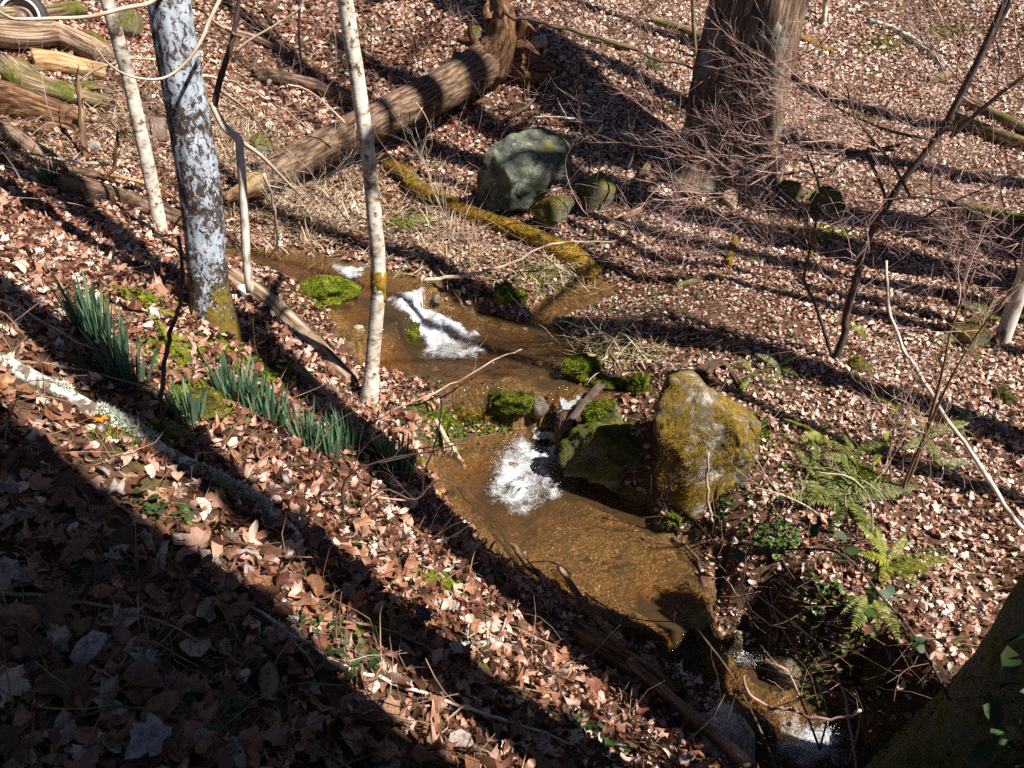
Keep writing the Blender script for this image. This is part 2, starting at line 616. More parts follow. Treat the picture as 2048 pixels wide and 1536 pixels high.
M['stick_brown'] = surf('brown_stick', [(.3, (.07, .04, .022)), (.55, (.22, .13, .075)), (.75, (.42, .30, .20))], 22, (1, 1, .12), bump=.6, bdist=.005)
M['wood_grey'] = surf('weathered_wood', [(.3, (.06, .034, .02)), (.5, (.26, .165, .105)), (.74, (.52, .40, .29))], 34, (1, 1, .06),
                      layers=[(MOSS, 5, .66, .76, 0)], bump=1.0, bdist=.02, bscale=60)
M['wood_orange'] = surf('split_orange_wood', [(.3, (.17, .08, .03)), (.55, (.40, .24, .11)), (.75, (.60, .44, .26))], 30, (1, 1, .06), bump=.9, bdist=.012, bscale=55)
M['wood_mossy'] = surf('mossy_split_wood', [(.3, (.05, .03, .016)), (.55, (.19, .13, .075)), (.75, (.40, .31, .2))], 30, (1, 1, .07),
                       layers=[(MOSS, 4, .46, .6, 0), (LICHEN, 7, .62, .7, 0)], bump=1.0, bdist=.015, bscale=55)
M['rotten'] = surf('rotten_root_wood', [(.3, (.03, .012, .006)), (.5, (.13, .06, .028)), (.75, (.3, .17, .09))], 26, (1, 1, .15), bump=1.0, bdist=.02, bscale=40)
M['moss_gold'] = surf('golden_moss', [(.3, MOSS_GOLD[0]), (.5, (.24, .145, .02)), (.75, MOSS_GOLD[1])], 14, src='world', bump=.8, bdist=.015, bscale=130,
                      layers=[(MOSS, 5, .60, .70, 0)], rough=.95, spec=.1)
M['moss_green'] = surf('green_moss', [(.3, (.03, .04, .006)), (.5, (.10, .12, .012)), (.75, (.22, .23, .03))], 16, src='world', bump=.8, bdist=.012, bscale=150, rough=.95, spec=.1)
M['moss_bright'] = surf('bright_moss', [(.3, (.05, .075, .006)), (.5, (.15, .19, .012)), (.75, (.34, .36, .04))], 18, src='world', bump=.8, bdist=.012, bscale=150, rough=.95, spec=.1)
M['moss_dull'] = surf('dull_moss', [(.3, (.035, .035, .008)), (.5, (.10, .09, .015)), (.75, (.2, .17, .03))], 14, src='world', bump=.8, bdist=.012, bscale=120, rough=.95, spec=.1)
M['rock'] = surf('grey_rock', [(.3, (.10, .095, .085)), (.5, (.25, .235, .21)), (.72, (.46, .43, .39))], 5, src='world',
                 layers=[(((.05, .045, .04), (.1, .09, .08)), 9, .62, .7, 0), (MOSS, 4, .62, .80, .22)], bump=.9, bdist=.02, bscale=22)
M['rock_lichen'] = surf('green_grey_rock', [(.25, (.035, .038, .03)), (.5, (.10, .11, .082)), (.75, (.22, .235, .18))], 6, src='world',
                 layers=[(((.16, .18, .15), (.34, .36, .32)), 7, .59, .68, 0), (((.02, .02, .018), (.05, .045, .04)), 5, .58, .64, 0), (MOSS, 3, .56, .66, .05)], bump=1.0, bdist=.03, bscale=14)
M['rock_mossy'] = surf('mossy_rock', [(.3, (.08, .075, .06)), (.6, (.3, .27, .23))], 6, src='world',
                 layers=[(MOSS, 6, .36, .6, .15)], bump=.9, bdist=.02, bscale=60, rough=.95)
M['rock_tan'] = surf('tan_rock', [(.3, (.22, .15, .09)), (.6, (.48, .36, .24))], 6, src='world', bump=.8, bdist=.02, bscale=25)
M['rock_pale'] = surf('pale_rock', [(.3, (.26, .24, .21)), (.6, (.46, .43, .38))], 9, src='world', layers=[(MOSS, 6, .66, .78, 0)], bump=.6, bdist=.01, bscale=40)

M['rock_wet'] = surf('wet_dark_rock', [(.3, (.025, .018, .012)), (.6, (.12, .085, .055))], 8, src='world', layers=[(MOSS, 5, .58, .68, .12)], bump=.8, bdist=.02, bscale=30, rough=.3, spec=.5)

def boulder_mat():
    t = NT('boulder_moss_and_stone')
    v = t.coords('world')
    stone = t.ramp(t.noise(v, 7, 6, .65), [(.34, (.09, .075, .058)), (.5, (.26, .22, .17)), (.66, (.58, .52, .44))])
    dark = t.ramp(t.noise(v, 4.5, 4, .6), [(.55, 0.), (.66, 1.)])
    stone = t.mix(dark, stone, (.045, .04, .038))
    moss = t.ramp(t.noise(v, 34, 5, .7), [(.3, (.07, .042, .008)), (.5, (.2, .125, .02)), (.75, (.36, .26, .045))])
    f = t.ramp(t.noise(v, 5.0, 9, .78, .6), [(.45, 0.), (.52, 1.)])
    c = t.mix(f, stone, moss)
    nb = t.bump(t.noise(v, 12, 7, .7), .8, .02)
    nb = t.bump(t.math('MULTIPLY', t.noise(v, 140, 3, .7), f), .9, .012, nb)
    return t.done(c, .9, nb, .2)
M['boulder'] = boulder_mat()

def lichen_tree_mat():
    t = NT('lichen_bark')
    v = t.coords('tc', (1, 1, .7))
    pale = t.ramp(t.noise(v, 12, 4, .6), [(.3, (.25, .285, .33)), (.6, (.37, .41, .47)), (.8, (.52, .55, .58))])
    dark = t.ramp(t.noise(v, 40, 4, .6), [(.3, (.018, .012, .01)), (.7, (.075, .05, .036))])
    big = t.math('SUBTRACT', t.noise(v, 4.0, 3, .5), .5)
    sp = t.math('ADD', t.noise(v, 27, 9, .8, .5), t.math('MULTIPLY', big, .38))
    f = t.ramp(sp, [(.49, 1.), (.525, 0.)])
    c = t.mix(f, pale, dark)
    x = t.n('SeparateXYZ')
    t.set(x.inputs[0], t.attr('tc'))
    low = t.ramp(t.math('MULTIPLY', x.outputs[2], .5), [(.05, 1.), (.45, 0.)])
    side = t.math('MULTIPLY', t.math('ABSOLUTE', x.outputs[1]), 3.0)
    mm = t.math('ADD', t.math('ADD', t.noise(v, 7, 5, .65), t.math('MULTIPLY', low, .24)), t.math('MULTIPLY', side, .34))
    mf = t.ramp(mm, [(.73, 0.), (.80, 1.)])
    moss = t.ramp(t.noise(v, 60, 3, .7), [(.3, (.05, .035, .007)), (.7, (.2, .14, .022))])
    c = t.mix(mf, c, moss)
    nb = t.bump(t.noise(v, 50, 6, .7), .5, .006)
    nb = t.bump(mf, .6, .01, nb)
    return t.done(c, .85, nb, .2)
M['lichen_bark'] = lichen_tree_mat()

def oak_mat():
    t = NT('furrowed_bark')
    v = t.coords('tc', (1, 1, .14))
    n = t.noise(v, 26, 6, .65, .5)
    c = t.ramp(n, [(.36, (.025, .014, .01)), (.5, (.12, .075, .05)), (.66, (.28, .195, .14))])
    g = t.ramp(t.noise(t.coords('tc'), 2.2, 5, .6), [(.55, 0.), (.7, 1.)])
    c = t.mix(g, c, t.ramp(t.noise(v, 40, 3, .6), [(.3, (.10, .11, .09)), (.7, (.34, .36, .31))]))
    return t.done(c, .9, t.bump(n, 1.0, .03), .15)
M['bark_furrow'] = oak_mat()

def lichen_stick_mat():
    t = NT('lichen_crusted_branch')
    v = t.coords('tc')
    b = t.ramp(t.noise(v, 18, 4, .6), [(.3, (.06, .04, .03)), (.7, (.24, .18, .14))])
    f = t.ramp(t.noise(v, 13, 6, .7, .5), [(.47, 0.), (.53, 1.)])
    l = t.ramp(t.noise(v, 45, 4, .6), [(.3, (.30, .33, .27)), (.6, (.62, .63, .57)), (.8, (.55, .58, .35))])
    return t.done(t.mix(f, b, l), .9, t.bump(t.noise(v, 60, 6, .7), .8, .008), .15)
M['lichen_stick'] = lichen_stick_mat()

def leaf_mat(name, stops, rough=.5, spec=.35, obj=False, vein=True, trans=.15):
    t = NT(name)
    if obj:
        r = t.n('ObjectInfo').outputs['Random']
    else:
        r = t.attr('rnd', 'Fac')
    c = t.ramp(r, stops)
    v = t.n('NewGeometry').outputs['Position']
    n = t.noise(v, 55, 4, .65)
    c = t.mix(t.ramp(n, [(.35, .55), (.7, 0.)]), c, t.mix(.6, c, (.05, .025, .015)))
    hgt = t.noise(v, 90, 4, .7)
    if obj:
        x = t.n('SeparateXYZ')
        t.set(x.inputs[0], t.n('TexCoord').outputs['Object'])
        ax = t.math('ABSOLUTE', x.outputs[0])
        s_ = t.math('ABSOLUTE', t.math('SINE', t.math('MULTIPLY', t.math('SUBTRACT', x.outputs[1], t.math('MULTIPLY', ax, .9)), 22.)))
        line = t.math('MAXIMUM', t.ramp(s_, [(0., .7), (.22, 0.)]), t.ramp(ax, [(0., 1.), (.025, 0.)]))
        c = t.mix(t.math('MULTIPLY', line, .45), c, (.09, .045, .025))
        blot = t.ramp(t.noise(t.n('TexCoord').outputs['Object'], 5, 6, .7), [(.52, 0.), (.62, .7)])
        c = t.mix(blot, c, (.07, .032, .018))
        hgt = t.math('ADD', hgt, line)
    nrm = t.bump(hgt, .35, .004)
    t.done(c, rough, nrm, spec)
    tr = t.n('BsdfTranslucent')
    t.set(tr.inputs['Color'], c)
    mx = t.n('MixShader')
    mx.inputs[0].default_value = trans
    t.t.links.new(t.bsdf.outputs[0], mx.inputs[1])
    t.t.links.new(tr.outputs[0], mx.inputs[2])
    t.t.links.new(mx.outputs[0], t.out.inputs[0])
    return t.m
LEAF_STOPS = [(0.0, (.04, .013, .008)), (.15, (.11, .036, .022)), (.33, (.22, .085, .05)), (.5, (.34, .145, .085)), (.66, (.42, .22, .145)), (.82, (.56, .36, .27)), (.95, (.70, .55, .45))]
M['leaf'] = leaf_mat('dead_leaf', LEAF_STOPS, .40, .55)
M['leaf_big'] = leaf_mat('large_dead_leaf', [(0.0, (.08, .032, .016)), (.3, (.22, .10, .05)), (.55, (.34, .16, .07)), (.75, (.36, .24, .17)), (1., (.40, .35, .34))], .45, .45, obj=True)
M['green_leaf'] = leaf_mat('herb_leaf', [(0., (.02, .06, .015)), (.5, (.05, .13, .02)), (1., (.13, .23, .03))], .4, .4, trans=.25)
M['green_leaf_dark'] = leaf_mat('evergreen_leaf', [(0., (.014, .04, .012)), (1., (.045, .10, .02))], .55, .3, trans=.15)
M['fern'] = leaf_mat('fern_frond', [(0., (.06, .09, .02)), (.5, (.13, .16, .03)), (1., (.27, .28, .07))], .5, .3, trans=.25)
M['fern_brown'] = leaf_mat('withered_fern', [(0., (.16, .08, .035)), (1., (.38, .24, .13))], .6, .2, trans=.2)
M['fern_yellow'] = leaf_mat('yellow_green_fern', [(0., (.13, .17, .014)), (1., (.32, .33, .04))], .5, .3, trans=.25)
M['daffodil'] = leaf_mat('daffodil_blade', [(0., (.04, .10, .055)), (.5, (.09, .19, .11)), (1., (.2, .3, .17))], .35, .4, trans=.2)
M['straw'] = leaf_mat('dry_straw', [(0., (.32, .22, .12)), (.5, (.55, .42, .27)), (1., (.74, .64, .47))], .6, .2, trans=.2)
M['petal'] = leaf_mat('yellow_petal', [(0., (.75, .5, .01)), (1., (.85, .7, .03))], .5, .2, obj=True)
M['fungus'] = leaf_mat('orange_fungus', [(0., (.65, .25, .01)), (1., (.75, .36, .02))], .5, .3, obj=True)

def ground_mat():
    t = NT('forest_soil_and_stream_bed')
    v = t.coords('world')
    soil = t.ramp(t.noise(v, 9, 7, .7), [(.3, (.028, .015, .009)), (.5, (.085, .045, .026)), (.72, (.17, .10, .06))])
    moss = t.ramp(t.noise(v, 40, 4, .7), [(.3, (.04, .045, .008)), (.7, (.14, .13, .02))])
    soil = t.mix(t.ramp(t.noise(v, 1.4, 5, .6), [(.6, 0.), (.7, 1.)]), soil, moss)
    vo = t.n('TexVoronoi')
    t.set(vo.inputs['Vector'], v)
    vo.inputs['Scale'].default_value = 75
    hs = t.n('SeparateXYZ')
    t.set(hs.inputs[0], vo.outputs['Color'])
    grain = t.ramp(hs.outputs[0], [(.1, (.06, .027, .009)), (.5, (.16, .08, .025)), (.8, (.28, .16, .055)), (.95, (.46, .34, .2))])
    sand = t.ramp(t.noise(v, 3.0, 6, .7), [(.32, (.04, .018, .007)), (.5, (.17, .085, .027)), (.68, (.32, .18, .065))])
    sand = t.mix(.5, sand, grain)
    bed = t.attr('bed', 'Fac')
    c = t.mix(bed, soil, sand)
    nrm = t.bump(t.noise(v, 45, 6, .75), .8, .015)
    return t.done(c, .9, nrm, .2)
M['ground'] = ground_mat()

def water_mat():
    t = NT('clear_brown_water')
    t.t.nodes.remove(t.bsdf)
    v = t.coords('world', (1, 1, .6))
    n1 = t.noise(v, 9, 3, .5)
    n2 = t.noise(v, 38, 3, .55)
    rip = t.attr('ripple', 'Fac')
    h = t.math('ADD', t.math('MULTIPLY', n1, .6), t.math('MULTIPLY', t.math('MULTIPLY', n2, .9), t.math('ADD', rip, .3)))
    nb = t.bump(h, .8, .045)
    tr = t.n('BsdfTransparent')
    dp = t.attr('depth', 'Fac')
    t.set(tr.inputs[0], t.ramp(t.math('MULTIPLY', dp, 3.0), [(.08, (.97, .92, .80)), (.5, (.74, .56, .34)), (.95, (.42, .26, .11))]))
    gl = t.n('BsdfGlossy')
    gl.inputs['Roughness'].default_value = .05
    t.set(gl.inputs['Normal'], nb)
    df = t.n('BsdfDiffuse')
    df.inputs[0].default_value = (.20, .125, .055, 1)
    m1 = t.n('MixShader')
    m1.inputs[0].default_value = .2
    t.t.links.new(tr.outputs[0], m1.inputs[1])
    t.t.links.new(df.outputs[0], m1.inputs[2])
    fr = t.n('Fresnel')
    fr.inputs['IOR'].default_value = 1.33
    t.set(fr.inputs['Normal'], nb)
    m2 = t.n('MixShader')
    t.set(m2.inputs[0], fr.outputs[0])
    t.t.links.new(m1.outputs[0], m2.inputs[1])
    t.t.links.new(gl.outputs[0], m2.inputs[2])
    t.t.links.new(m2.outputs[0], t.out.inputs[0])
    return t.m
M['water'] = water_mat()

def foam_mat():
    t = NT('white_water_foam')
    v = t.coords('world')
    d = t.attr('dens', 'Fac')
    n = t.math('ADD', t.math('MULTIPLY', t.noise(v, 16, 7, .75, .8), .55), t.math('MULTIPLY', t.noise(v, 90, 4, .75), .45))
    x = t.math('ADD', t.math('MULTIPLY', t.math('SUBTRACT', n, .5), 2.4), t.math('MULTIPLY', d, .95))
    f = t.ramp(x, [(.36, 0.), (.95, 1.)])
    t.done((.62, .635, .65), .35, t.bump(n, .9, .03), .5)
    tr = t.n('BsdfTransparent')
    mx = t.n('MixShader')
    t.set(mx.inputs[0], f)
    t.t.links.new(tr.outputs[0], mx.inputs[1])
    t.t.links.new(t.bsdf.outputs[0], mx.inputs[2])
    t.t.links.new(mx.outputs[0], t.out.inputs[0])
    return t.m
M['foam'] = foam_mat()

def plain(name, col, rough=.5, metal=0., bump=0.):
    t = NT(name)
    v = t.coords('object')
    c = t.mix(t.ramp(t.noise(v, 14, 5, .7), [(.35, 0.), (.7, 1.)]), col, tuple(x * .55 for x in col))
    t.bsdf.inputs['Metallic'].default_value = metal
    return t.done(c, rough, t.bump(t.noise(v, 60, 4, .6), .3, .003), .4)
M['rubber'] = plain('old_black_rubber', (.035, .032, .034), .7)
M['whitewall'] = plain('whitewall_band', (.72, .72, .70), .6)
M['rim'] = plain('rusty_wheel_rim', (.22, .16, .13), .55, .3)
M['panel'] = plain('dull_brown_panel', (.17, .11, .085), .6)
M['droplet'] = plain('water_droplet', (.88, .89, .9), .15)
# ------------------------------------------------------------------ ground and stream
def build_ground():
    nx, ny = len(GX), len(GY)
    V = np.c_[gx.ravel(), gy.ravel(), gz]
    i = (np.arange(ny - 1)[:, None] * nx + np.arange(nx - 1)[None]).ravel()
    q = np.c_[i, i + 1, i + nx + 1, i + nx]
    bed = 1 - smooth(-.03, .05, gs)
    me = np_mesh('ground', V, [q], {'bed': bed}, True)
    o = add_mesh('ground', me, M['ground'])
    return tag(o, kind='structure')
ground = build_ground()

def build_water():
    st = .028
    xs = np.arange(-4.4, 3.4, st); ys = np.arange(2.2, 9.6, st)
    X, Y = np.meshgrid(xs, ys)
    P = np.c_[X.ravel(), Y.ravel()]
    bz, wl, sd = land(P)
    ok = (sd < .055) & (wl > -5)
    # steepness of the level gives the roughness of the surface
    W = np.where(ok, wl, np.nan).reshape(X.shape)
    gyy, gxx = np.gradient(W, st)
    steep = np.nan_to_num(np.hypot(gxx, gyy), nan=0).ravel()
    rip = smooth(.02, .5, steep)
    P3 = np.c_[P, np.zeros(len(P))]
    rough_px = [(820, 620, .35), (700, 545, .3), (1115, 850, .35), (1060, 930, .45), (1450, 1280, .35), (1620, 1480, .5), (1130, 780, .3), (900, 690, .3)]
    for u, v, r in rough_px:
        c = G(u, v)
        rip = np.maximum(rip, 1 - smooth(0, r, np.hypot(P[:, 0] - c[0], P[:, 1] - c[1])))
    z = wl + .003 * fbm(P3 * 7, 41, 2) + rip * .016 * fbm(P3 * 16, 43, 3)
    idx = -np.ones(len(P), int)
    idx[ok] = np.arange(ok.sum())
    nx = len(xs)
    i = (np.arange(len(ys) - 1)[:, None] * nx + np.arange(nx - 1)[None]).ravel()
    q = np.c_[i, i + 1, i + nx + 1, i + nx]
    q = q[ok[q].all(1)]
    me = np_mesh('stream_water', np.c_[P, z][ok], [idx[q]], {'ripple': rip[ok], 'depth': np.clip(wl - bz, 0, 1)[ok]}, True)
    return tag(add_mesh('stream_water', me, M['water']), kind='structure')
water = build_water()

def water_z(x, y):
    _, wl, sd = land(np.c_[np.atleast_1d(x), np.atleast_1d(y)])
    return wl, sd

# ------------------------------------------------------------------ leaf shapes
def leaf_outline(kind, r):
    if kind == 'oval':
        a = np.linspace(0, 2 * math.pi, 9)[:-1]
        pts = [(.27 * math.sin(t) * (1 + .12 * r.random()), .5 - .5 * math.cos(t)) for t in a]
    elif kind == 'simple':
        pts = [(0, 0), (.24, .3), (.22, .68), (0, 1), (-.22, .68), (-.25, .3)]
    elif kind == 'oak':
        pts = [(0, 0), (.1, .14), (.26, .22), (.15, .34), (.36, .48), (.2, .58), (.34, .76), (.14, .8), (0, 1),
               (-.14, .8), (-.34, .76), (-.2, .58), (-.36, .48), (-.15, .34), (-.26, .22), (-.1, .14)]
    else:  # maple
        pts = [(0, .06), (.2, .02), (.42, .12), (.38, .25), (.54, .46), (.42, .5), (.36, .64), (.24, .62), (.17, .82), (0, 1.0),
               (-.17, .82), (-.24, .62), (-.36, .64), (-.42, .5), (-.54, .46), (-.38, .25), (-.42, .12), (-.2, .02)]
    p = np.array(pts, float)
    p += r.normal(0, .02, p.shape)
    return p

def leaf_variant(kind, seed, rings=1):
    r = np.random.default_rng(seed)
    out = leaf_outline(kind, r)
    c = np.array([0, .48])
    layers = [c[None]]
    n = len(out)
    for k in range(1, rings + 1):
        layers.append(c + (out - c) * (k / rings))
    P = np.vstack(layers)
    F = [np.array([[0, 1 + i, 1 + (i + 1) % n] for i in range(n)])]
    for k in range(1, rings):
        a = 1 + (k - 1) * n; b = a + n
        F[0] = np.vstack([F[0]] + [np.array([[a + i, b + i, b + (i + 1) % n], [a + i, b + (i + 1) % n, a + (i + 1) % n]]) for i in range(n)])
    y = P[:, 1] - .5; x = P[:, 0]
    curl, cup, tw = r.normal(0, .7), abs(r.normal(.7, .55)) * r.choice([1, 1, -1]), r.normal(0, .7)
    z = curl * y * y + cup * x * x * 1.7 + tw * x * y + .05 * r.normal(0, 1, len(P)) + .12 * np.sin(y * 9 + r.random() * 6) * np.abs(x)
    V = np.c_[x, y, z]
    V[:, 2] -= V[:, 2].min() * .5
    return V, F[0]

def frustum(P, mu=260, mv=170):
    u, v, d = to_px(P)
    return (d > .35) & (u > -mu) & (u < 2048 + mu) & (v > -mv) & (v < 1536 + mv), d, u, v

def scatter_xy(dens, box):
    x0, x1, y0, y1 = box
    n = int(dens * (x1 - x0) * (y1 - y0))
    return np.c_[rng.uniform(x0, x1, n), rng.uniform(y0, y1, n)]

def basis(nrm, yaw, tilt):
    """rotation matrices whose Z follows nrm, turned by yaw, tipped at random by tilt"""
    n = nrm + tilt
    n /= np.linalg.norm(n, axis=1)[:, None]
    ref = np.c_[np.cos(yaw), np.sin(yaw), np.zeros(len(yaw))]
    y = ref - n * (ref * n).sum(1)[:, None]
    y /= np.linalg.norm(y, axis=1)[:, None]
    x = np.cross(y, n)
    return np.stack([x, y, n], 1)     # rows are the local axes

MOSS_PATCH = [(345, 705, 45, 22), (420, 800, 55, 28), (270, 605, 60, 22), (300, 870, 50, 16), (640, 595, 45, 18), (950, 825, 80, 18), (920, 845, 60, 12), (1000, 830, 50, 14), (560, 745, 40, 16), (870, 1165, 22, 14),
              (430, 700, 40, 20), (1230, 700, 70, 20), (1500, 870, 40, 14), (1650, 470, 60, 18), (1760, 90, 60, 16), (1900, 60, 60, 16), (300, 260, 60, 25), (820, 445, 50, 20), (1110, 560, 50, 22), (520, 295, 40, 16), (1690, 960, 60, 25)]
def litter_points():
    X = scatter_xy(1480, (-13, 15, .7, 21))
    P = np.c_[X, H(X[:, 0], X[:, 1])]
    ok, d, u, v = frustum(P)
    P, d = P[ok], d[ok]
    p = np.interp(d, [1, 3.5, 5, 8, 11, 14, 20], [.5, .6, .95, .95, .68, .48, .3])
    sd = WD(P[:, 0], P[:, 1])
    p *= .5 + .5 * smooth(-.35, .15, fbm(P * np.array([1.3, 1.3, 0]), 77, 3) + .22)
    uu, vv, _ = to_px(P)
    for mu, mv, su, sv in MOSS_PATCH:
        p *= 1 - .75 * np.exp(-(((uu - mu) / su) ** 2 + ((vv - mv) / sv) ** 2))
    p = np.where(sd < .02, np.where(sd < -.05, .05, 0), p)
    k = rng.random(len(P)) < p
    return P[k], d[k]

def build_litter():
    P, d = litter_points()
    n = len(P)
    kinds = np.where(d > 6.5, 0, rng.choice([0, 1, 2, 3], n, p=[.46, .28, .14, .12]))
    names = ['simple', 'oval', 'oak', 'maple']
    nrm = slope_normal(P[:, 0], P[:, 1])
    size = rng.uniform(.03, .08, n) * (1 + .25 * fbm(P * np.array([.9, .9, 0]), 71, 2)) * np.interp(d, [3, 7, 10, 15], [1.0, 1.0, 1.25, 1.6])
    size *= np.interp(P[:, 0], [-1.5, 0, 1.5], [1.05, .95, .82])
    yaw = rng.uniform(0, 2 * math.pi, n)
    tilt = rng.normal(0, .5, (n, 3))
    R = basis(nrm, yaw, tilt)
    lift = rng.uniform(.0, .03, n)
    Vs, Fs, rn, off = [], [], [], 0
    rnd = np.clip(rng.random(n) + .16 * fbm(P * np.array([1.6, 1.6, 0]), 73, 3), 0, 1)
    rnd = np.clip(rnd + .2 * smooth(-.2, 1.2, P[:, 0]) + .08 * smooth(7, 10, d), 0, 1)  # right bank and far leaves paler: sunlit brightness put into their colour
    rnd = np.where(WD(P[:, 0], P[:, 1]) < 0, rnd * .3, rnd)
    for k, nm in enumerate(names):
        for var in range(7):
            sel = np.where((kinds == k) & (np.arange(n) % 7 == var))[0]
            if not len(sel):
                continue
            V, Fc = leaf_variant(nm, 100 * k + var)
            W = np.einsum('vi,nij->nvj', V - [0, .5, 0], R[sel]) * size[sel][:, None, None] * (1.25 if nm == 'maple' else 1)
            W += P[sel][:, None] + np.c_[np.zeros(len(sel)), np.zeros(len(sel)), lift[sel]][:, None]
            Vs.append(W.reshape(-1, 3))
            Fs.append((Fc[None] + (np.arange(len(sel)) * len(V))[:, None, None]).reshape(-1, 3) + off)
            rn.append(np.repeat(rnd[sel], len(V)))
            off += len(sel) * len(V)
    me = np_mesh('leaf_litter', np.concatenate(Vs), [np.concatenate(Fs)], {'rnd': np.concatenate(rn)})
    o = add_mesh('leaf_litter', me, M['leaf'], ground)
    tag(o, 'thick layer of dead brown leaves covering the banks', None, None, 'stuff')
build_litter()

def build_big_leaves():
    """the largest leaves, nearest on the near bank: each one its own piece"""
    meshes = []
    for k, nm in enumerate(['maple', 'oak', 'oval', 'oval', 'maple', 'oak', 'oval', 'maple', 'oak', 'oval']):
        V, Fc = leaf_variant(nm, 900 + k, 2)
        me = np_mesh('leaf', V - [0, .5, 0], [Fc], None, True)
        me.materials.append(M['leaf_big'])
        meshes.append(me)
    r = np.random.default_rng(5)
    cnt = 0
    used = []
    while cnt < 290:
        u, v = r.uniform(-40, 1150), r.uniform(760, 1560)
        if v < 700 + 200 * r.random() + .3 * u and r.random() < .8:
            continue
        g = G(u, v)
        dist = np.linalg.norm(g - EYE)
        if WD(g[0], g[1]) < .1 or dist > 4.6:
            continue
        nrm = slope_normal(g[0], g[1])
        B = basis(nrm, np.array([r.uniform(0, 6.28)]), r.normal(0, .32, (1, 3)))[0]
        s = r.uniform(.075, .135)
        o = bpy.data.objects.new('leaf', meshes[cnt % len(meshes)])
        o.matrix_world = Matrix.Translation(g + np.array([0, 0, .022 + .02 * r.random()])) @ Matrix(B.T.tolist()).to_4x4() @ Matrix.Scale(s, 4)
        link(o, ground)
        cnt += 1
build_big_leaves()

def ground_moss():
    r = np.random.default_rng(14)
    W = []
    for mu, mv, su, sv in MOSS_PATCH:
        c = G(mu, mv)
        n = int(700 * (c[1] / 5) ** 0)
        for k in range(90):
            g = G(mu + r.normal(0, su * .55), mv + r.normal(0, sv * .55))
            if WD(g[0], g[1]) < .03:
                continue
            m = 55
            P = np.c_[g[0] + r.normal(0, .04, m), g[1] + r.normal(0, .04, m), np.zeros(m)]
            P[:, 2] = H(P[:, 0], P[:, 1]) + .004
            d = r.normal(0, .5, (m, 3)) + np.array([0, 0, 1])
            d /= np.linalg.norm(d, axis=1)[:, None]
            L = r.uniform(.012, .03, m)[:, None]
            s = np.cross(d, r.normal(0, 1, (m, 3)))
            s /= np.linalg.norm(s, axis=1)[:, None]
            W.append(np.stack([P - s * L * .3, P + s * L * .3, P + d * L], 1).reshape(-1, 3))
    W = np.concatenate(W)
    me = np_mesh('ground_moss', W, [np.arange(len(W)).reshape(-1, 3)], {'tc': W})
    tag(add_mesh('ground_moss', me, M['moss_bright'], ground), 'thin patches of yellow green moss between the leaves', kind='stuff')
ground_moss()
# ------------------------------------------------------------------ builders
def nzd(amp, f, g, seed, oct_=4):
    return lambda th, s, R: amp * fbm(np.c_[np.cos(th) * f, np.sin(th) * f, s * g], seed, oct_)

def ridged(amp, f, g, seed, flare=0., fl_h=.5):
    def fn(th, s, R):
        p = np.c_[np.cos(th) * f, np.sin(th) * f, s * g]
        w = p + .6 * np.c_[vnoise(p * .7, seed + 5), vnoise(p * .7 + 9, seed + 6), vnoise(p * .7 + 4, seed + 7)]
        r = 1 - np.abs(vnoise(w, seed)) * 2
        r2 = 1 - np.abs(vnoise(w * 2.1, seed + 1)) * 2
        b = .05 * fbm(np.c_[np.cos(th) * 1.3, np.sin(th) * 1.3, s * .7], seed + 2, 3)
        lob = flare * np.exp(-s / fl_h) * (.6 + .5 * np.cos(th * 5 + seed) + .25 * np.cos(th * 3 + 1.7 * seed))
        return amp * (r + .5 * r2) + b + lob
    return fn

def unit(v):
    v = np.asarray(v, float)
    return v / (np.linalg.norm(v) + 1e-12)

def sphere_grid(nu, nv):
    th = np.linspace(0, math.pi, nv + 1)[1:-1]
    ph = np.linspace(0, 2 * math.pi, nu, endpoint=False)
    TH, PH = np.meshgrid(th, ph, indexing='ij')
    V = np.stack([np.sin(TH) * np.cos(PH), np.sin(TH) * np.sin(PH), np.cos(TH)], -1).reshape(-1, 3)
    n = len(th)
    i = np.arange(n - 1)[:, None] * nu
    j = np.arange(nu)[None]
    k = (j + 1) % nu
    q = np.stack([i + j, i + nu + j, i + nu + k, i + k], -1).reshape(-1, 4)
    V = np.vstack([V, [0, 0, 1], [0, 0, -1]])
    a = np.arange(nu); b = (a + 1) % nu
    t = np.vstack([np.c_[np.full(nu, n * nu), a, b], np.c_[np.full(nu, n * nu + 1), (n - 1) * nu + b, (n - 1) * nu + a]])
    return V, [q, t]

def facet(V, seed, k=12, lo=.62, hi=.9, amt=.85):
    r = np.random.default_rng(seed)
    V = V.copy()
    for _ in range(k):
        n = unit(r.normal(0, 1, 3))
        d = r.uniform(lo, hi)
        e = V @ n - d
        V -= np.where(e > 0, e * amt, 0)[:, None] * n
    return V

def rock_geo(c, size, seed, rot=0., k=12, rough=.06, nu=40, nv=26, tilt=0.):
    V, F = sphere_grid(nu, nv)
    V = facet(V, seed, k, .5, .88, .93)
    V *= (1 + rough * fbm(V * 2.2 + seed, seed, 4))[:, None]
    V = V * np.asarray(size)
    if tilt:
        ct, st = math.cos(tilt), math.sin(tilt)
        V = V @ np.array([[ct, 0, st], [0, 1, 0], [-st, 0, ct]])
    cr, sr = math.cos(rot), math.sin(rot)
    V = V @ np.array([[cr, sr, 0], [-sr, cr, 0], [0, 0, 1]])
    return V + np.asarray(c), F

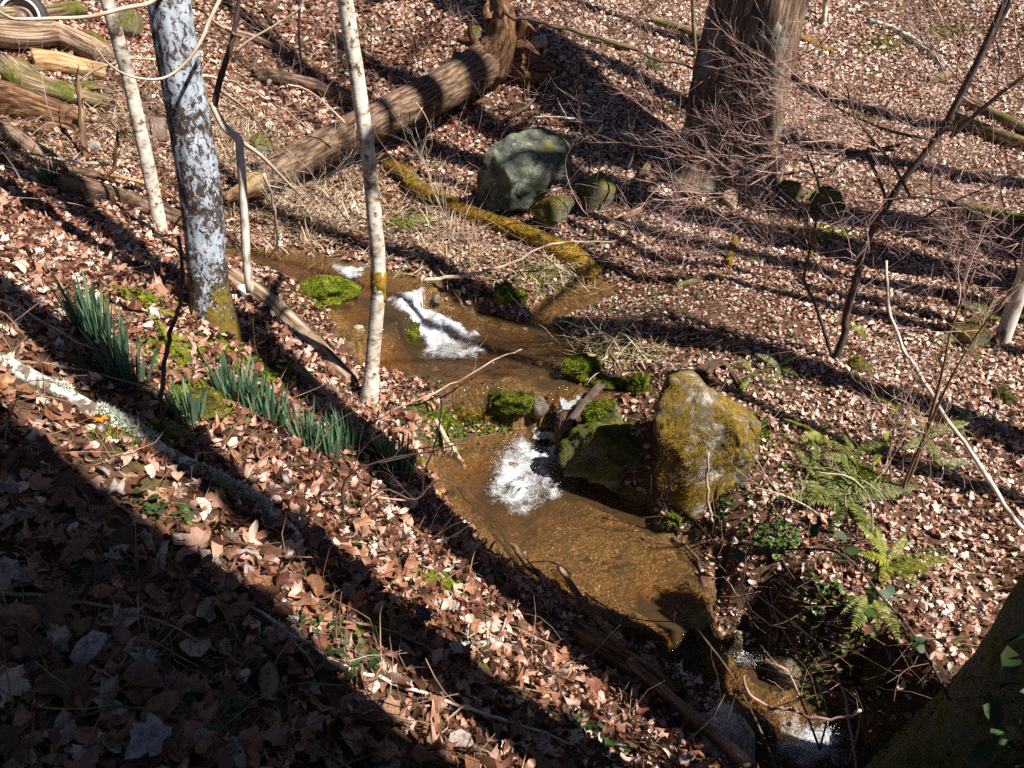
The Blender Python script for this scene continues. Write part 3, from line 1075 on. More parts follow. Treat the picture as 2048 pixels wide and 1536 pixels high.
def star_geo(outline, y, depth, seed, k=14, rough=.05, nu=96, nv=44, lean=0., power=.75, cut=(.80, .965), grow_=1.0):
    """rock whose face towards the stream follows an outline; solid, with its own thickness"""
    pts = np.array([at_y(u, v, y) for u, v in outline])
    c = pts.mean(0)
    ang = np.arctan2(pts[:, 2] - c[2], pts[:, 0] - c[0])
    rad = np.hypot(pts[:, 2] - c[2], pts[:, 0] - c[0]) * grow_
    o = np.argsort(ang)
    ang, rad = ang[o], rad[o]
    V, F = sphere_grid(nu, nv)
    V = facet(V, seed, k + 6, .5, .88, .95)
    # sphere pole (z) points to the viewer's side: (x, z, -y)
    ph = np.arctan2(V[:, 1], V[:, 0])
    rr = np.interp(ph, np.r_[ang[-1] - 2 * math.pi, ang, ang[0] + 2 * math.pi], np.r_[rad[-1], rad, rad[0]])
    s = np.hypot(V[:, 0], V[:, 1])
    sp = np.sign(s) * np.abs(s) ** power
    x = rr * sp * np.cos(ph)
    z = rr * sp * np.sin(ph)
    yy = -V[:, 2] * depth
    W = np.c_[x, yy + lean * z, z]
    r = np.random.default_rng(seed + 900)
    for _ in range(k):
        n = unit(r.normal(0, 1, 3) * np.array([1, 1.3, 1]))
        e = W @ n
        d = np.quantile(e, r.uniform(*cut))
        W -= np.where(e > d, (e - d) * .9, 0)[:, None] * n
    n = fbm(W * 3.0 + seed, seed, 5)
    cr = smooth(0, .10, np.abs(vnoise(W * 4.2 + .5 * np.c_[n, n, n] + seed, seed + 4)))
    W = W * (1 + rough * n - .05 * (1 - cr))[:, None] + .6 * rough * rad.mean() * np.c_[vnoise(W * 9, seed), vnoise(W * 9 + 3, seed + 1), vnoise(W * 9 + 6, seed + 2)]
    return W + np.array([c[0], y, c[2]]), F

def fuzz(name, V, F, n, length, m, parent, seed=0, upmin=-.2, spread=.5, width=.25, mask=None):
    """short moss blades standing on a surface"""
    r = np.random.default_rng(seed)
    tri = []
    for f in F:
        if f.shape[1] == 3:
            tri.append(f)
        else:
            tri += [f[:, [0, 1, 2]], f[:, [0, 2, 3]]]
    tri = np.concatenate(tri)
    a, b, c = V[tri[:, 0]], V[tri[:, 1]], V[tri[:, 2]]
    nr = np.cross(b - a, c - a)
    ar = np.linalg.norm(nr, axis=1) + 1e-12
    nr /= ar[:, None]
    ctr = V.mean(0)
    if ((((a + b + c) / 3 - ctr) * nr).sum(1) * ar).sum() < 0:
        nr = -nr
    w = ar * (nr[:, 2] > upmin)
    if mask is not None:
        w = w * mask((a + b + c) / 3)
    if w.sum() <= 0:
        return None
    i = r.choice(len(tri), n, p=w / w.sum())
    u, v = r.random(n), r.random(n)
    fl = u + v > 1
    u[fl], v[fl] = 1 - u[fl], 1 - v[fl]
    P = a[i] + u[:, None] * (b - a)[i] + v[:, None] * (c - a)[i]
    d = nr[i] + r.normal(0, spread, (n, 3)) + np.array([0, 0, .25])
    d /= np.linalg.norm(d, axis=1)[:, None]
    L = length * r.uniform(.5, 1.2, n)
    side = np.cross(d, r.normal(0, 1, (n, 3)))
    side /= np.linalg.norm(side, axis=1)[:, None] + 1e-9
    side *= (L * width)[:, None]
    W = np.stack([P - side - d * .002, P + side - d * .002, P + d * L[:, None]], 1).reshape(-1, 3)
    me = np_mesh(name, W, [np.arange(3 * n).reshape(-1, 3)], {'tc': W})
    return tag(add_mesh(name, me, m, parent), kind='stuff')

def solid(name, V, F, m, parent=None, label=None, cat=None, group=None, smooth_shade=True):
    mb = MB()
    mb.add(V, F)
    o = mb.build(name, m, parent, smooth_shade)
    if label:
        tag(o, label, cat, group)
    return o

def grow(out, start, d, L, r, level, R, bend=.22, up=.04, nseg=6, kids=(5, 4, 3), ang=.75, shrink=.5):
    d = unit(d)
    p = np.asarray(start, float)
    pts = [p]
    ds = []
    for i in range(nseg):
        d = unit(d + R.normal(0, bend, 3) + np.array([0, 0, up]))
        p = p + d * L / nseg
        pts.append(p); ds.append(d)
    rad = np.linspace(r, r * .35, nseg + 1)
    out.append((pts, rad))
    if level > 0:
        for k in range(kids[0]):
            t = R.uniform(.2, .97)
            i = min(int(t * nseg), nseg - 1)
            q = np.asarray(pts[i]) + (np.asarray(pts[i + 1]) - pts[i]) * (t * nseg - i)
            e = unit(ds[i] + ang * unit(R.normal(0, 1, 3)))
            grow(out, q, e, L * R.uniform(.3, .62), max(r * shrink * (1 - .4 * t), .0012), level - 1, R, bend, up, max(nseg - 1, 3), kids[1:] or (2,), ang, shrink)

def tubes(lst, sides=4, sub=1, seed=0):
    mb = MB()
    for k, (p, r) in enumerate(lst):
        tube(mb, p, r, sides, sub, seed=seed + k % 17)
    return mb

def limbs(tree, base, top, r, n, R, m, zmin=.5, L=(1.2, 2.6), level=2, sides=4, kids=(5, 3, 2)):
    """side branches on the upper part of a trunk, each one a part"""
    base, top = np.asarray(base), np.asarray(top)
    for k in range(n):
        t = zmin + (1 - zmin) * (k + R.random()) / n
        p = base + (top - base) * t
        a = R.uniform(0, 2 * math.pi)
        out = []
        grow(out, p, (math.cos(a), math.sin(a), R.uniform(.3, .9)), R.uniform(*L) * (1.25 - t * .6), r * (1 - t * .7) * .45, level, R, .14, .05, 7, kids)
        tubes(out, sides).build('branch', m, tree)

def trunk_px(base_px, pts_px, r0, r1, height=None, dy=0., sink=.15):
    """trunk axis: stands on the ground at base_px, passes through the picture points, goes on to a height"""
    g = G(*base_px)
    P = [g - np.array([0, 0, sink])]
    for i, p in enumerate(pts_px):
        P.append(at_y(p[0], p[1], g[1] + dy * (i + 1) / len(pts_px)))
    P = np.array(P)
    if height:
        d = unit(P[-1] - P[-2])
        k = (g[2] + height - P[-1][2]) / d[2]
        for f in (.33, .66, 1.):
            P = np.vstack([P, P[-1 if f == .33 else len(P) - 1] + d * k / 3 + np.array([.03, .02, 0])])
    L = np.r_[0, np.cumsum(np.linalg.norm(np.diff(P, axis=0), axis=1))]
    R_ = r0 + (r1 - r0) * L / L[-1]
    return P, R_

def wood(name, label, cat, P, R_, m, sides=8, sub=4, disp=None, group=None, parent=None, ragged=0., seed=0, flat=1., jag=0.):
    mb = MB()
    tube(mb, P, R_, sides, sub, disp, True, flat, ragged, seed, jag)
    o = mb.build(name, m, parent)
    if label:
        tag(o, label, cat, group)
    return o

def taper(n, r0, r1):
    return np.linspace(r0, r1, n)

def ribbon(P, w, up=(0, 0, 1), fold=0.):
    """flat blade along P with half widths w"""
    P = np.asarray(P)
    T = np.gradient(P, axis=0)
    S = np.cross(T, np.asarray(up, float))
    S /= np.linalg.norm(S, axis=1)[:, None] + 1e-9
    w = np.asarray(w)[:, None]
    V = np.vstack([P - S * w, P + S * w])
    n = len(P)
    i = np.arange(n - 1)
    return V, np.c_[i, i + n, i + n + 1, i + 1]

class RB:
    """ribbons with a random value each, one mesh"""
    def __init__(s):
        s.V, s.F, s.r, s.n = [], [], [], 0
    def add(s, V, F, rnd):
        s.V.append(V); s.F.append(F + s.n); s.r.append(np.full(len(V), rnd)); s.n += len(V)
    def build(s, name, m, parent=None, kind=None):
        V = np.concatenate(s.V)
        o_ = None
        if parent is None:
            lo, hi = V.min(0), V.max(0)
            o_ = np.array([(lo[0] + hi[0]) / 2, (lo[1] + hi[1]) / 2, lo[2]])
            V = V - o_
        fs = {}
        for f in s.F:
            fs.setdefault(f.shape[1], []).append(f)
        me = np_mesh(name, V, [np.concatenate(f) for f in fs.values()], {'rnd': np.concatenate(s.r)})
        o = add_mesh(name, me, m, parent)
        if o_ is not None:
            o.location = o_
        if kind:
            o['kind'] = kind
        return o

# ------------------------------------------------------------------ the boulder and the other rocks
by = G(1372, 1062)[1] + .26
b_out = [(1306,905),(1302,850),(1318,800),(1345,772),(1388,774),(1420,796),(1476,822),(1526,862),(1522,898),(1496,935),(1462,962),(1444,1000),(1434,1040),(1390,1062),(1335,1060),(1310,1010)]
BV, BF = star_geo(b_out, by, .40, 4, 9, .045, 130, 64, lean=.10, power=.5, cut=(.88, .97), grow_=1.06)
boulder = thing('boulder', 'tall boulder with ochre moss and pale stone patches standing beside the sandy pool', 'boulder', (BV[:, 0].mean(), by, BV[:, 2].min()))
solid('stone', BV, BF, M['boulder'], boulder)
fuzz('moss', BV, BF, 9000, .014, M['moss_gold'], boulder, 3, -.5, .7, .2, mask=lambda c: (fbm(c * 3.4, 61, 3) > .0) * 1.0)

def px_rock(name, label, outline, depth, seed, m, cat='rock', group=None, moss=None, nmoss=0, base=None, dy=0., mlen=.016, mmin=.1):
    ub = base or max(outline, key=lambda p: p[1])
    y = G(*ub)[1] + depth * .75 + dy
    V, F = star_geo(outline, y, depth, seed, 9, .06, 72, 34, power=.6, cut=(.86, .97), grow_=1.08)
    t = thing(name, label, cat, (V[:, 0].mean(), y, V[:, 2].min()), group)
    solid('stone', V, F, M[m], t)
    if nmoss:
        fuzz('moss', V, F, nmoss, mlen, M[moss], t, seed, mmin, .6, .22)
    return t

px_rock('boulder', 'grey green lichen boulder half in shade beyond the moss covered log', [(950,392),(970,325),(1005,275),(1060,240),(1125,244),(1165,280),(1158,322),(1115,362),(1075,405),(1038,428),(1000,440),(960,432)], .5, 12, 'rock_lichen', 'boulder', None, 'moss_dull', 0)
px_rock('mossy_rock', 'low flat rock with olive moss in front of the grey green boulder', [(1058,400),(1100,388),(1146,392),(1142,420),(1118,450),(1092,476),(1080,440)], .25, 13, 'rock_mossy', 'rock', None, 'moss_gold', 2500)
px_rock('mossy_rock', 'dark mossy rock in deep shade right of the grey green boulder', [(1150,410),(1165,350),(1215,345),(1235,380),(1220,415),(1180,430)], .3, 14, 'rock_mossy')
px_rock('mossy_rock', 'small square mossy rock in the sun at the foot of the big tree', [(1338,372),(1345,342),(1372,340),(1382,372),(1360,382)], .12, 15, 'rock_mossy', 'rock', None, 'moss_gold', 600)
px_rock('stone', 'brown angular stone lying on leaves below the big furrowed tree', [(1440,402),(1455,380),(1478,386),(1476,412),(1452,418)], .1, 16, 'rock_tan')
px_rock('mossy_rock', 'rounded mossy rock behind the bare shrub with fine red twigs', [(1612,415),(1618,385),(1655,378),(1690,398),(1698,425),(1660,432)], .2, 17, 'rock_mossy', 'rock', None, 'moss_gold', 1500)
px_rock('mossy_rock', 'mossy rock tucked between the big tree and the bare shrub', [(1545,392),(1560,362),(1590,360),(1604,385),(1590,402)], .16, 18, 'rock_mossy', 'rock', None, 'moss_dull', 900)
px_rock('mossy_rock', 'dark rock with a round cap of moss on the right slope', [(1890,690),(1902,652),(1935,640),(1972,655),(1975,680),(1940,700)], .22, 19, 'rock_mossy', 'rock', None, 'moss_gold', 1800)
px_rock('mossy_rock', 'flat slab of yellow green moss beside the forked shrub base', [(1692,722),(1706,712),(1735,728),(1742,744),(1722,748)], .12, 20, 'rock_mossy', 'rock', None, 'moss_gold', 900)
px_rock('mossy_rock', 'dull mossy stone on the sunny slope below the long leaning pole', [(1985,800),(1998,784),(2028,786),(2034,806),(2008,812)], .1, 22, 'rock_mossy', 'rock', None, 'moss_dull', 500)
px_rock('stone', 'tan rock behind the upturned roots of the fallen tree', [(1055,92),(1066,72),(1092,68),(1096,92),(1076,104)], .25, 23, 'rock_tan')
px_rock('stone', 'round grey stone under the dry stems near the broken log pile', [(172,296),(180,283),(196,284),(200,298),(188,306)], .1, 24, 'rock')
px_rock('stone', 'large pale flat stone in the water at the foot of the near bank', [(1395,1462),(1420,1440),(1470,1436),(1502,1462),(1512,1500),(1490,1560),(1430,1570),(1400,1520)], .3, 25, 'rock_pale', 'rock', None, 'moss_green', 700, base=(1450,1530))
px_rock('mossy_rock', 'grey stone with moss below the hanging herbs on the far bank', [(1730,1360),(1750,1318),(1800,1318),(1830,1345),(1815,1385),(1760,1392)], .15, 26, 'rock_mossy', 'rock', None, 'moss_dull', 600, base=(1770,1380))
px_rock('stone', 'white quartz stone at the foot of the lichen covered tree', [(478,592),(484,568),(498,570),(500,592),(488,600)], .06, 27, 'rock_pale')
px_rock('mossy_rock', 'mossy boulder behind the slim white trunk at the log pile', [(152,98),(165,66),(205,72),(228,100),(222,118),(180,116)], .25, 28, 'rock_mossy', 'rock', None, 'moss_gold', 1500)
px_rock('mossy_rock', 'upright mossy rock between the two leaning trunks near the old tyre', [(232,62),(240,26),(265,20),(280,50),(272,76),(248,80)], .25, 29, 'rock_mossy', 'rock', None, 'moss_gold', 1500)
px_rock('mossy_stump', 'low mossy stump standing in the leaf slope behind the upturned roots', [(935,90),(938,48),(955,40),(962,70),(956,98)], .15, 30, 'rock_mossy', 'stump', None, 'moss_gold', 900)
px_rock('mossy_rock', 'long low mossy hump lying in shade between dry stems and fallen trunk', [(490,290),(510,268),(540,275),(545,300),(515,308)], .2, 31, 'rock_mossy', 'rock', None, 'moss_gold', 900)

def mound(label, u, v, size, seed, m, n, wet=0., ln=.022, core='moss_green', rot=0.):
    g = G(u, v)
    V, F = rock_geo(g + np.array([0, 0, size[2] * .2 + wet]), size, seed, rot, 7, .3, 44, 28)
    t = thing('moss_mound', label, 'moss', g)
    solid('stone', V, F, M[core], t)
    fuzz('moss', V, F, n, ln, M[m], t, seed, -.1, .5, .14)
    return t
mound('bright green moss cushion on a stone at the edge of the middle pool', 1165, 752, (.16, .12, .12), 41, 'moss_bright', 6000, .03)
mound('vivid moss tuft above the dark undercut beside the little waterfall', 1208, 832, (.15, .11, .11), 42, 'moss_bright', 5000, .0)
mound('bright moss mound between the upper water and the pale fallen pole', 652, 598, (.27, .17, .15), 43, 'moss_bright', 6500, .05)
mound('narrow mossy stone splitting the upper cascade', 823, 692, (.09, .13, .15), 44, 'moss_green', 2500, .07)
mound('dark green moss ledge sloping into the middle pool below the sunny bank', 1215, 770, (.2, .08, .05), 45, 'moss_green', 2500, .0, .016)
mound('mossy stone on the bank beside the shoulder of the tall boulder', 1278, 790, (.09, .08, .14), 46, 'moss_green', 2000, .0)
mound('mossy turf overhanging the main pool left of the waterfall', 1040, 812, (.2, .09, .12), 47, 'moss_green', 3500, .0)
mound('golden green moss on the earth dam above the main pool', 935, 842, (.26, .12, .15), 48, 'moss_gold', 5000, -.03, .03, 'moss_dull')
mound('small clump of moss at the waterline under the tall boulder', 1345, 1052, (.07, .07, .06), 49, 'moss_green', 1200, .02)
mound('dark mossy undercut bank in the shade of the tall boulder', 1225, 925, (.36, .2, .28), 50, 'moss_green', 6000, .0, .014, 'rock_mossy')
mound('moss hummock on the near bank below the broad lichen tree', 392, 812, (.17, .14, .06), 51, 'moss_dull', 2500, -.01, .012, 'moss_dull')
mound('turf clod with hanging roots between the side channel and the pool', 1010, 600, (.2, .12, .12), 52, 'moss_green', 2500, .03)
# ------------------------------------------------------------------ standing trees
RT = np.random.default_rng(21)

def tree(name, label, base_px, pts_px, r0, r1, m, height, dy=0., sides=24, sub=10, disp=None, nl=6, cat='tree', bm='bark_dark', flare=0., group=None, Lr=(1.2, 2.6), zmin=.5):
    P, R_ = trunk_px(base_px, pts_px, r0, r1, height, dy)
    if flare:
        R_ = R_.copy()
        R_[0] *= 1 + flare
    g = G(*base_px)
    t = thing(name, label, cat, g, group)
    mb = MB()
    tube(mb, P, R_, sides, sub, disp, True)
    mb.build('trunk', M[m], t)
    if nl:
        limbs(t, P[0], P[-1], r0, nl, RT, M[bm], zmin, Lr)
    return t, P

lich, lichP = tree('tree', 'broad leaning trunk blotched white with lichen on the near bank', (428, 648), [(418, 560), (402, 400), (372, 200), (338, 0)], .132, .066, 'lichen_bark', 11, 0, 56, 26, nzd(.05, 2.2, 2.0, 3), 7, flare=.3)
sm, smP = tree('tree', 'slim white mottled trunk beside the broken log pile', (322, 462), [(308, 390), (285, 280), (255, 150), (215, 0)], .062, .036, 'birch', 9, 0, 24, 10, nzd(.06, 1.5, 2, 4), 5)
bi, biP = tree('birch_tree', 'straight white birch trunk rising beside the upper cascade', (733, 805), [(745, 720), (757, 560), (748, 430), (735, 300), (712, 140), (690, 0)], .057, .032, 'birch', 10, .1, 28, 14, nzd(.06, 1.6, 2, 5), 6, flare=.5)
# mossy sleeve on the birch
mb = MB()
tube(mb, np.array([at_y(758, 600, biP[2][1]), at_y(757, 565, biP[2][1]), at_y(757, 540, biP[2][1])]), [.051, .059, .051], 20, 5, nzd(.12, 2, 9, 8))
sl = mb.build('moss_sleeve', M['moss_gold'], bi)

big, bigP = tree('tree', 'huge furrowed tree trunk with sunlit right edge on the far bank', (1446, 352), [(1462, 270), (1482, 160), (1502, 70), (1520, 0)], .62, .44, 'bark_furrow', 15, .2, 170, 52, ridged(.028, 11, 2.4, 7, .32, .6), 8, flare=.22, Lr=(2, 4))
tree('sapling', 'thin mossy stem standing close behind the huge furrowed trunk', (1394, 118), [(1388, 60), (1385, 0)], .035, .03, 'wood_mossy', 6, 0, 10, 5, None, 3)
tree('sapling', 'pale grey stem leaning against the left side of the huge trunk', (1414, 112), [(1420, 60), (1432, 0)], .07, .05, 'birch_grey', 7, 0, 14, 6, None, 3)
tree('sapling', 'short grey stem with twigs on the far sunny slope behind the huge trunk', (1648, 52), [(1650, 20), (1654, -20)], .05, .03, 'birch_grey', 5, 0, 10, 5, None, 4, zmin=.15)
tree('sapling', 'thin dark stem in front of the shaded leaf slope beyond the birch', (600, 118), [(598, 60), (600, 0)], .022, .018, 'bark_dark', 5, 0, 8, 5, None, 3)
tree('tree', 'grey trunk with a bright edge standing among ferns on the right slope', (2002, 685), [(2022, 630), (2048, 560)], .07, .055, 'birch_grey', 7, 0, 18, 8, nzd(.06, 2, 2, 6), 4)

# forked thin tree between the lichen trunk and the birch
t = thing('sapling', 'thin crooked grey stem forking beside the broad lichen trunk', 'sapling', G(498, 575))
P = path_px([(500, 585), (492, 500), (487, 400), (480, 300), (476, 278), (450, 255), (432, 225), (424, 205)], 6.1, 6.3)
wood('trunk', None, None, P, [.036, .034, .032, .031, .033, .029, .026, .023], M['birch_grey'], 12, 5, nzd(.1, 2, 4, 3), parent=t)
y = P[-1][1]
Q = path_px([(428, 215), (440, 160), (462, 90), (472, 40), (480, -30), (486, -200)], y, y)
wood('branch', None, None, Q, taper(6, .026, .012), M['bark_dark'], 8, 4, parent=t)
Q = path_px([(470, 105), (500, 80), (560, 45), (600, 15), (612, -20)], y, y)
wood('branch', None, None, Q, taper(5, .012, .005), M['twig_pale'], 6, 4, parent=t)
Q = path_px([(478, 282), (520, 310), (560, 350), (600, 390)], P[4][1], P[4][1] + .5)
wood('branch', None, None, Q, taper(4, .02, .008), M['twig_pale'], 6, 4, parent=t)
Q = path_px([(470, 70), (430, 45), (400, 20), (350, 12), (330, 18), (322, 42), (312, 38)], y, 5.2)
wood('branch', None, None, Q, taper(7, .011, .004), M['twig_pale'], 6, 4, parent=t)

# branches of the lichen tree crossing in front of it
ly = lichP[1][1]
Q = path_px([(338, -30), (300, 5), (250, 16), (180, 33), (100, 37), (35, 38), (10, 30), (-30, 5)], ly - .1, ly - .9)
wood('branch', None, None, Q, taper(8, .014, .006), M['twig_pale'], 6, 4, parent=lich)
Q = path_px([(460, -40), (420, 38), (404, 78), (372, 125), (325, 157), (262, 153), (218, 128), (192, 96)], ly - .25, ly - .75)
wood('branch', None, None, Q, taper(8, .012, .004), M['twig_pale'], 6, 4, parent=lich)

# ------------------------------------------------------------------ fallen trees and logs
def pts_on(pairs, r):
    return lay_px(pairs, r)

fy0, fy1 = G(478, 410)[1], G(985, 165)[1]
P = path_px([(478, 372), (540, 345), (650, 292), (760, 238), (880, 182), (985, 120)], fy0, fy1)
fallen = thing('fallen_tree', 'big fallen tree lying across the valley with upturned rotten roots', 'fallen tree', P.mean(0) - np.array([0, 0, .3]))
mb = MB()
tube(mb, P, [.16, .18, .215, .25, .29, .33], 56, 14, ridged(.022, 9, 2.2, 13), True, 1., .12, 5)
mb.build('trunk', M['bark_brown'], fallen)
Q = path_px([(455, 398), (478, 385), (515, 368), (540, 352)], fy0 - .12, fy0)
wood('broken_end', None, None, Q, [.05, .09, .12, .1], M['wood_orange'], 14, 5, nzd(.25, 2, 5, 8), parent=fallen, ragged=.12)
rootc = P[-1]
roots = [([(975, 130), (1000, 85), (1008, 40), (1000, 5), (982, -15)], .34, .03), ([(985, 128), (1040, 122), (1085, 132), (1122, 142)], .27, .03),
         ([(990, 110), (1025, 80), (1045, 50), (1040, 28)], .2, .02), ([(975, 145), (990, 190), (982, 222), (972, 245)], .18, .02),
         ([(1000, 100), (1045, 92), (1075, 108)], .18, .02), ([(970, 110), (945, 85), (915, 80)], .16, .02), ([(960, 140), (930, 170), (890, 190)], .15, .03),
         ([(1000, 70), (985, 35), (1015, 15)], .13, .015), ([(1010, 130), (1065, 155), (1110, 150)], .16, .02),
         ([(985, 60), (972, 25), (980, -5)], .10, .01), ([(1020, 70), (1050, 50), (1070, 62)], .08, .01), ([(1030, 100), (1062, 78), (1060, 52)], .09, .01), ([(965, 105), (940, 65), (945, 40)], .08, .01), ([(1000, 150), (1015, 195), (1002, 235)], .11, .012), ([(1040, 120), (1060, 150), (1055, 185)], .08, .01)]
for k, (pp, a, b) in enumerate(roots):
    Q = path_px(pp, fy1 - .05 + .1 * (k % 3), fy1 + (.25 if k % 2 else -.3))
    wood('root', None, None, Q, np.linspace(a, b, len(pp)), M['rotten'], 18, 7, ridged(.10, 3.5, 5, 60 + k), parent=fallen, ragged=.1, seed=k)
for k, (pp, y) in enumerate([([(655, 300), (668, 270), (672, 240)], 0), ([(700, 270), (715, 250), (718, 225)], 0), ([(832, 205), (850, 230), (862, 262), (850, 275)], -.35), ([(845, 215), (830, 245), (842, 290)], -.35)]):
    Q = path_px(pp, fy0 + (fy1 - fy0) * (pp[0][0] - 478) / 507 + y - .2, fy0 + (fy1 - fy0) * (pp[0][0] - 478) / 507 + y - .25)
    wood('dead_twig', None, None, Q, np.linspace(.009, .003, len(pp)), M['twig_pale'], 5, 4, parent=fallen)

# moss covered log
mp = [(772, 322), (800, 345), (850, 390), (930, 428), (1000, 452), (1080, 482), (1140, 510), (1190, 552)]
P = lay_px(mp, .09, .2)
ml = thing('mossy_log', 'slender fallen log thickly covered with golden brown moss', 'log', P.mean(0))
mb = MB()
rr = [.10, .11, .12, .10, .09, .095, .12, .10]
tube(mb, P, rr, 24, 8, nzd(.16, 1.6, 3, 17), True)
V = np.concatenate(mb.V); Fq = [np.concatenate(f) for f in mb.F.values()]
mb.build('trunk', M['moss_gold'], ml)
fuzz('moss', V, Fq, 16000, .026, M['moss_gold'], ml, 9, -.2, .6, .16)

def log(name, label, pts, r0, r1, m, sides=16, sub=8, amp=.08, f=3, g=3, seed=1, flat=1., ragged=.06, cat='log', sink=.25, lift=0., moss=0, mm='moss_gold', ridge=False):
    P = lay_px(pts, (r0 + r1) / 2, sink)
    P[:, 2] += lift
    t = thing(name, label, cat, P.mean(0) - np.array([0, 0, r0 * .6]))
    mb = MB()
    tube(mb, P, np.linspace(r0, r1, len(pts)), sides, sub, ridged(amp, f, g, seed) if ridge else nzd(amp, f, g, seed), True, flat, ragged, seed)
    V = np.concatenate(mb.V); Fq = [np.concatenate(x) for x in mb.F.values()]
    mb.build('wood', M[m], t)
    if moss:
        fuzz('moss', V, Fq, moss, .018, M[mm], t, seed, .3, .6, .2, mask=lambda c: (fbm(c * 2.5, 33, 3) > 0) * 1.)
    return t

# the pile of broken logs by the tyre
log('log', 'thick pale weathered log bending across the top of the broken log pile', [(-60, 88), (0, 94), (60, 98), (120, 92), (170, 112), (225, 138)], .17, .13, 'wood_grey', 22, 8, .07, 4, 2.5, 71, ridge=True, lift=.12)
log('log', 'yellowish split log underneath the thick pale weathered log', [(70, 128), (110, 130), (160, 140), (215, 150)], .15, .11, 'wood_orange', 16, 8, .09, 4, 3, 72, ridge=True)
log('log', 'grey green mossy slab of split wood leaning down the log pile', [(28, 140), (60, 165), (110, 182), (160, 196), (218, 210)], .21, .10, 'wood_mossy', 18, 8, .08, 4, 3, 73, .6, .2, ridge=True)
log('log', 'dark reddish rotten log at the bottom of the broken log pile', [(-50, 205), (10, 208), (70, 222), (120, 236), (160, 250)], .23, .13, 'rotten', 18, 8, .07, 4, 3, 74, 1., .15, ridge=True)
log('log', 'mossy brown log lying in front of the old whitewall tyre', [(-30, 52), (30, 46), (90, 42), (150, 32), (172, 28)], .15, .10, 'wood_mossy', 18, 8, .09, 4, 3, 75, ridge=True, lift=.05)
log('log', 'short dark log end sticking out below the grey green slab', [(-30, 142), (10, 158), (40, 170)], .08, .05, 'wood_orange', 12, 6, .1, 4, 3, 76)
log('log', 'long brown barked log with torn orange wood on its upper side', [(120, 372), (180, 388), (250, 402), (310, 420), (372, 446)], .12, .09, 'bark_brown', 22, 9, .05, 4, 3, 77, ridge=True)
log('log', 'torn strip of bright orange wood lying on the long brown log', [(212, 372), (250, 378), (300, 392), (345, 412), (372, 432)], .05, .03, 'wood_orange', 12, 7, .15, 3, 4, 78, .5, .1, lift=.12)
log('log', 'pale broken log under the thin branches left of the daffodil clump', [(-40, 262), (20, 268), (60, 295), (90, 312), (125, 330)], .10, .06, 'wood_grey', 14, 7, .1, 4, 3, 79, ridge=True)
log('log', 'smooth pale brown fallen pole running down to the birch foot', [(462, 556), (520, 592), (580, 642), (640, 700), (700, 768)], .088, .072, 'wood_grey', 20, 8, .03, 2, 1.5, 80, sink=.15)
log('log', 'half buried crumbling log beside the smooth pale fallen pole', [(590, 735), (640, 782), (690, 828)], .06, .05, 'wood_grey', 14, 7, .1, 3, 3, 81, sink=.5)
log('log', 'mossy log with a bright green top on the right slope edge', [(1885, 428), (1940, 432), (2000, 448), (2070, 462)], .14, .13, 'rock_mossy', 18, 8, .1, 2, 3, 82, moss=5000)
log('log', 'pale lichen streaked log on the far right slope', [(1925, 205), (1985, 232), (2070, 275)], .09, .09, 'wood_mossy', 14, 7, .08, 3, 3, 83)
log('log', 'brown mossy log lying below the pale lichen streaked log', [(1900, 240), (1960, 262), (2070, 300)], .10, .10, 'wood_mossy', 14, 7, .08, 3, 3, 84, moss=1500)
log('log', 'mossy branch bent at the top of the far right slope', [(1735, 42), (1790, 62), (1838, 92), (1872, 118), (1888, 140)], .05, .07, 'lichen_stick', 12, 6, .15, 2, 4, 85)
log('log', 'short lichen crusted log end near the bent mossy branch', [(1852, 165), (1876, 158), (1900, 150)], .09, .08, 'wood_mossy', 12, 6, .1, 2, 4, 86)
log('log', 'thin strip of moss covered log behind the huge trunk on the slope', [(1585, 70), (1625, 88), (1665, 108)], .06, .05, 'moss_gold', 12, 6, .15, 2, 4, 87)
log('log', 'dark rotting log with yellow moss lying along the lower near bank', [(1150, 1262), (1210, 1300), (1280, 1342), (1345, 1392)], .075, .06, 'rotten', 16, 8, .12, 3, 4, 88, moss=0, ridge=True)
log('log', 'thin strip of yellow moss along the dark rotting bank log', [(1258, 1304), (1300, 1334), (1340, 1368), (1370, 1392)], .03, .022, 'moss_bright', 12, 7, .25, 2, 8, 89, moss=2500, mm='moss_bright', cat='moss')
log('log', 'brown slanting log in shade above the fern by the mossy rock', [(1198, 470), (1240, 442), (1285, 418), (1330, 398)], .05, .04, 'stick_brown', 12, 6, .1, 2, 4, 90)
log('log', 'pale broken stump end leaning out of the shade beside mossy rocks', [(1280, 372), (1292, 348), (1302, 330)], .055, .05, 'wood_grey', 12, 6, .1, 2, 4, 91, lift=.08)
log('log', 'curled sheet of ribbed bark on the leaves above the tall boulder', [(1400, 748), (1425, 728), (1450, 730), (1475, 762)], .06, .03, 'bark_brown', 14, 7, .12, 3, 5, 92, .6, .15)
log('log', 'low mossy stub with golden top among leaves on the right slope', [(1455, 530), (1462, 505), (1470, 478)], .045, .035, 'moss_gold', 12, 6, .2, 2, 5, 93, moss=600)
log('log', 'short crooked pale log with mossy end in the middle of the slope', [(1350, 572), (1400, 560), (1440, 548)], .035, .03, 'wood_mossy', 12, 6, .15, 2, 5, 94)
log('log', 'small upright mossy stub near the left stem of the shrub', [(1618, 512), (1622, 492), (1628, 470)], .04, .03, 'moss_gold', 10, 6, .2, 2, 5, 95, moss=500)
log('log', 'flat grey bark slab in the dark below the fallen trunk', [(512, 155), (560, 158), (640, 178), (720, 205)], .10, .12, 'bark_brown', 16, 7, .08, 3, 3, 96, ridge=True)
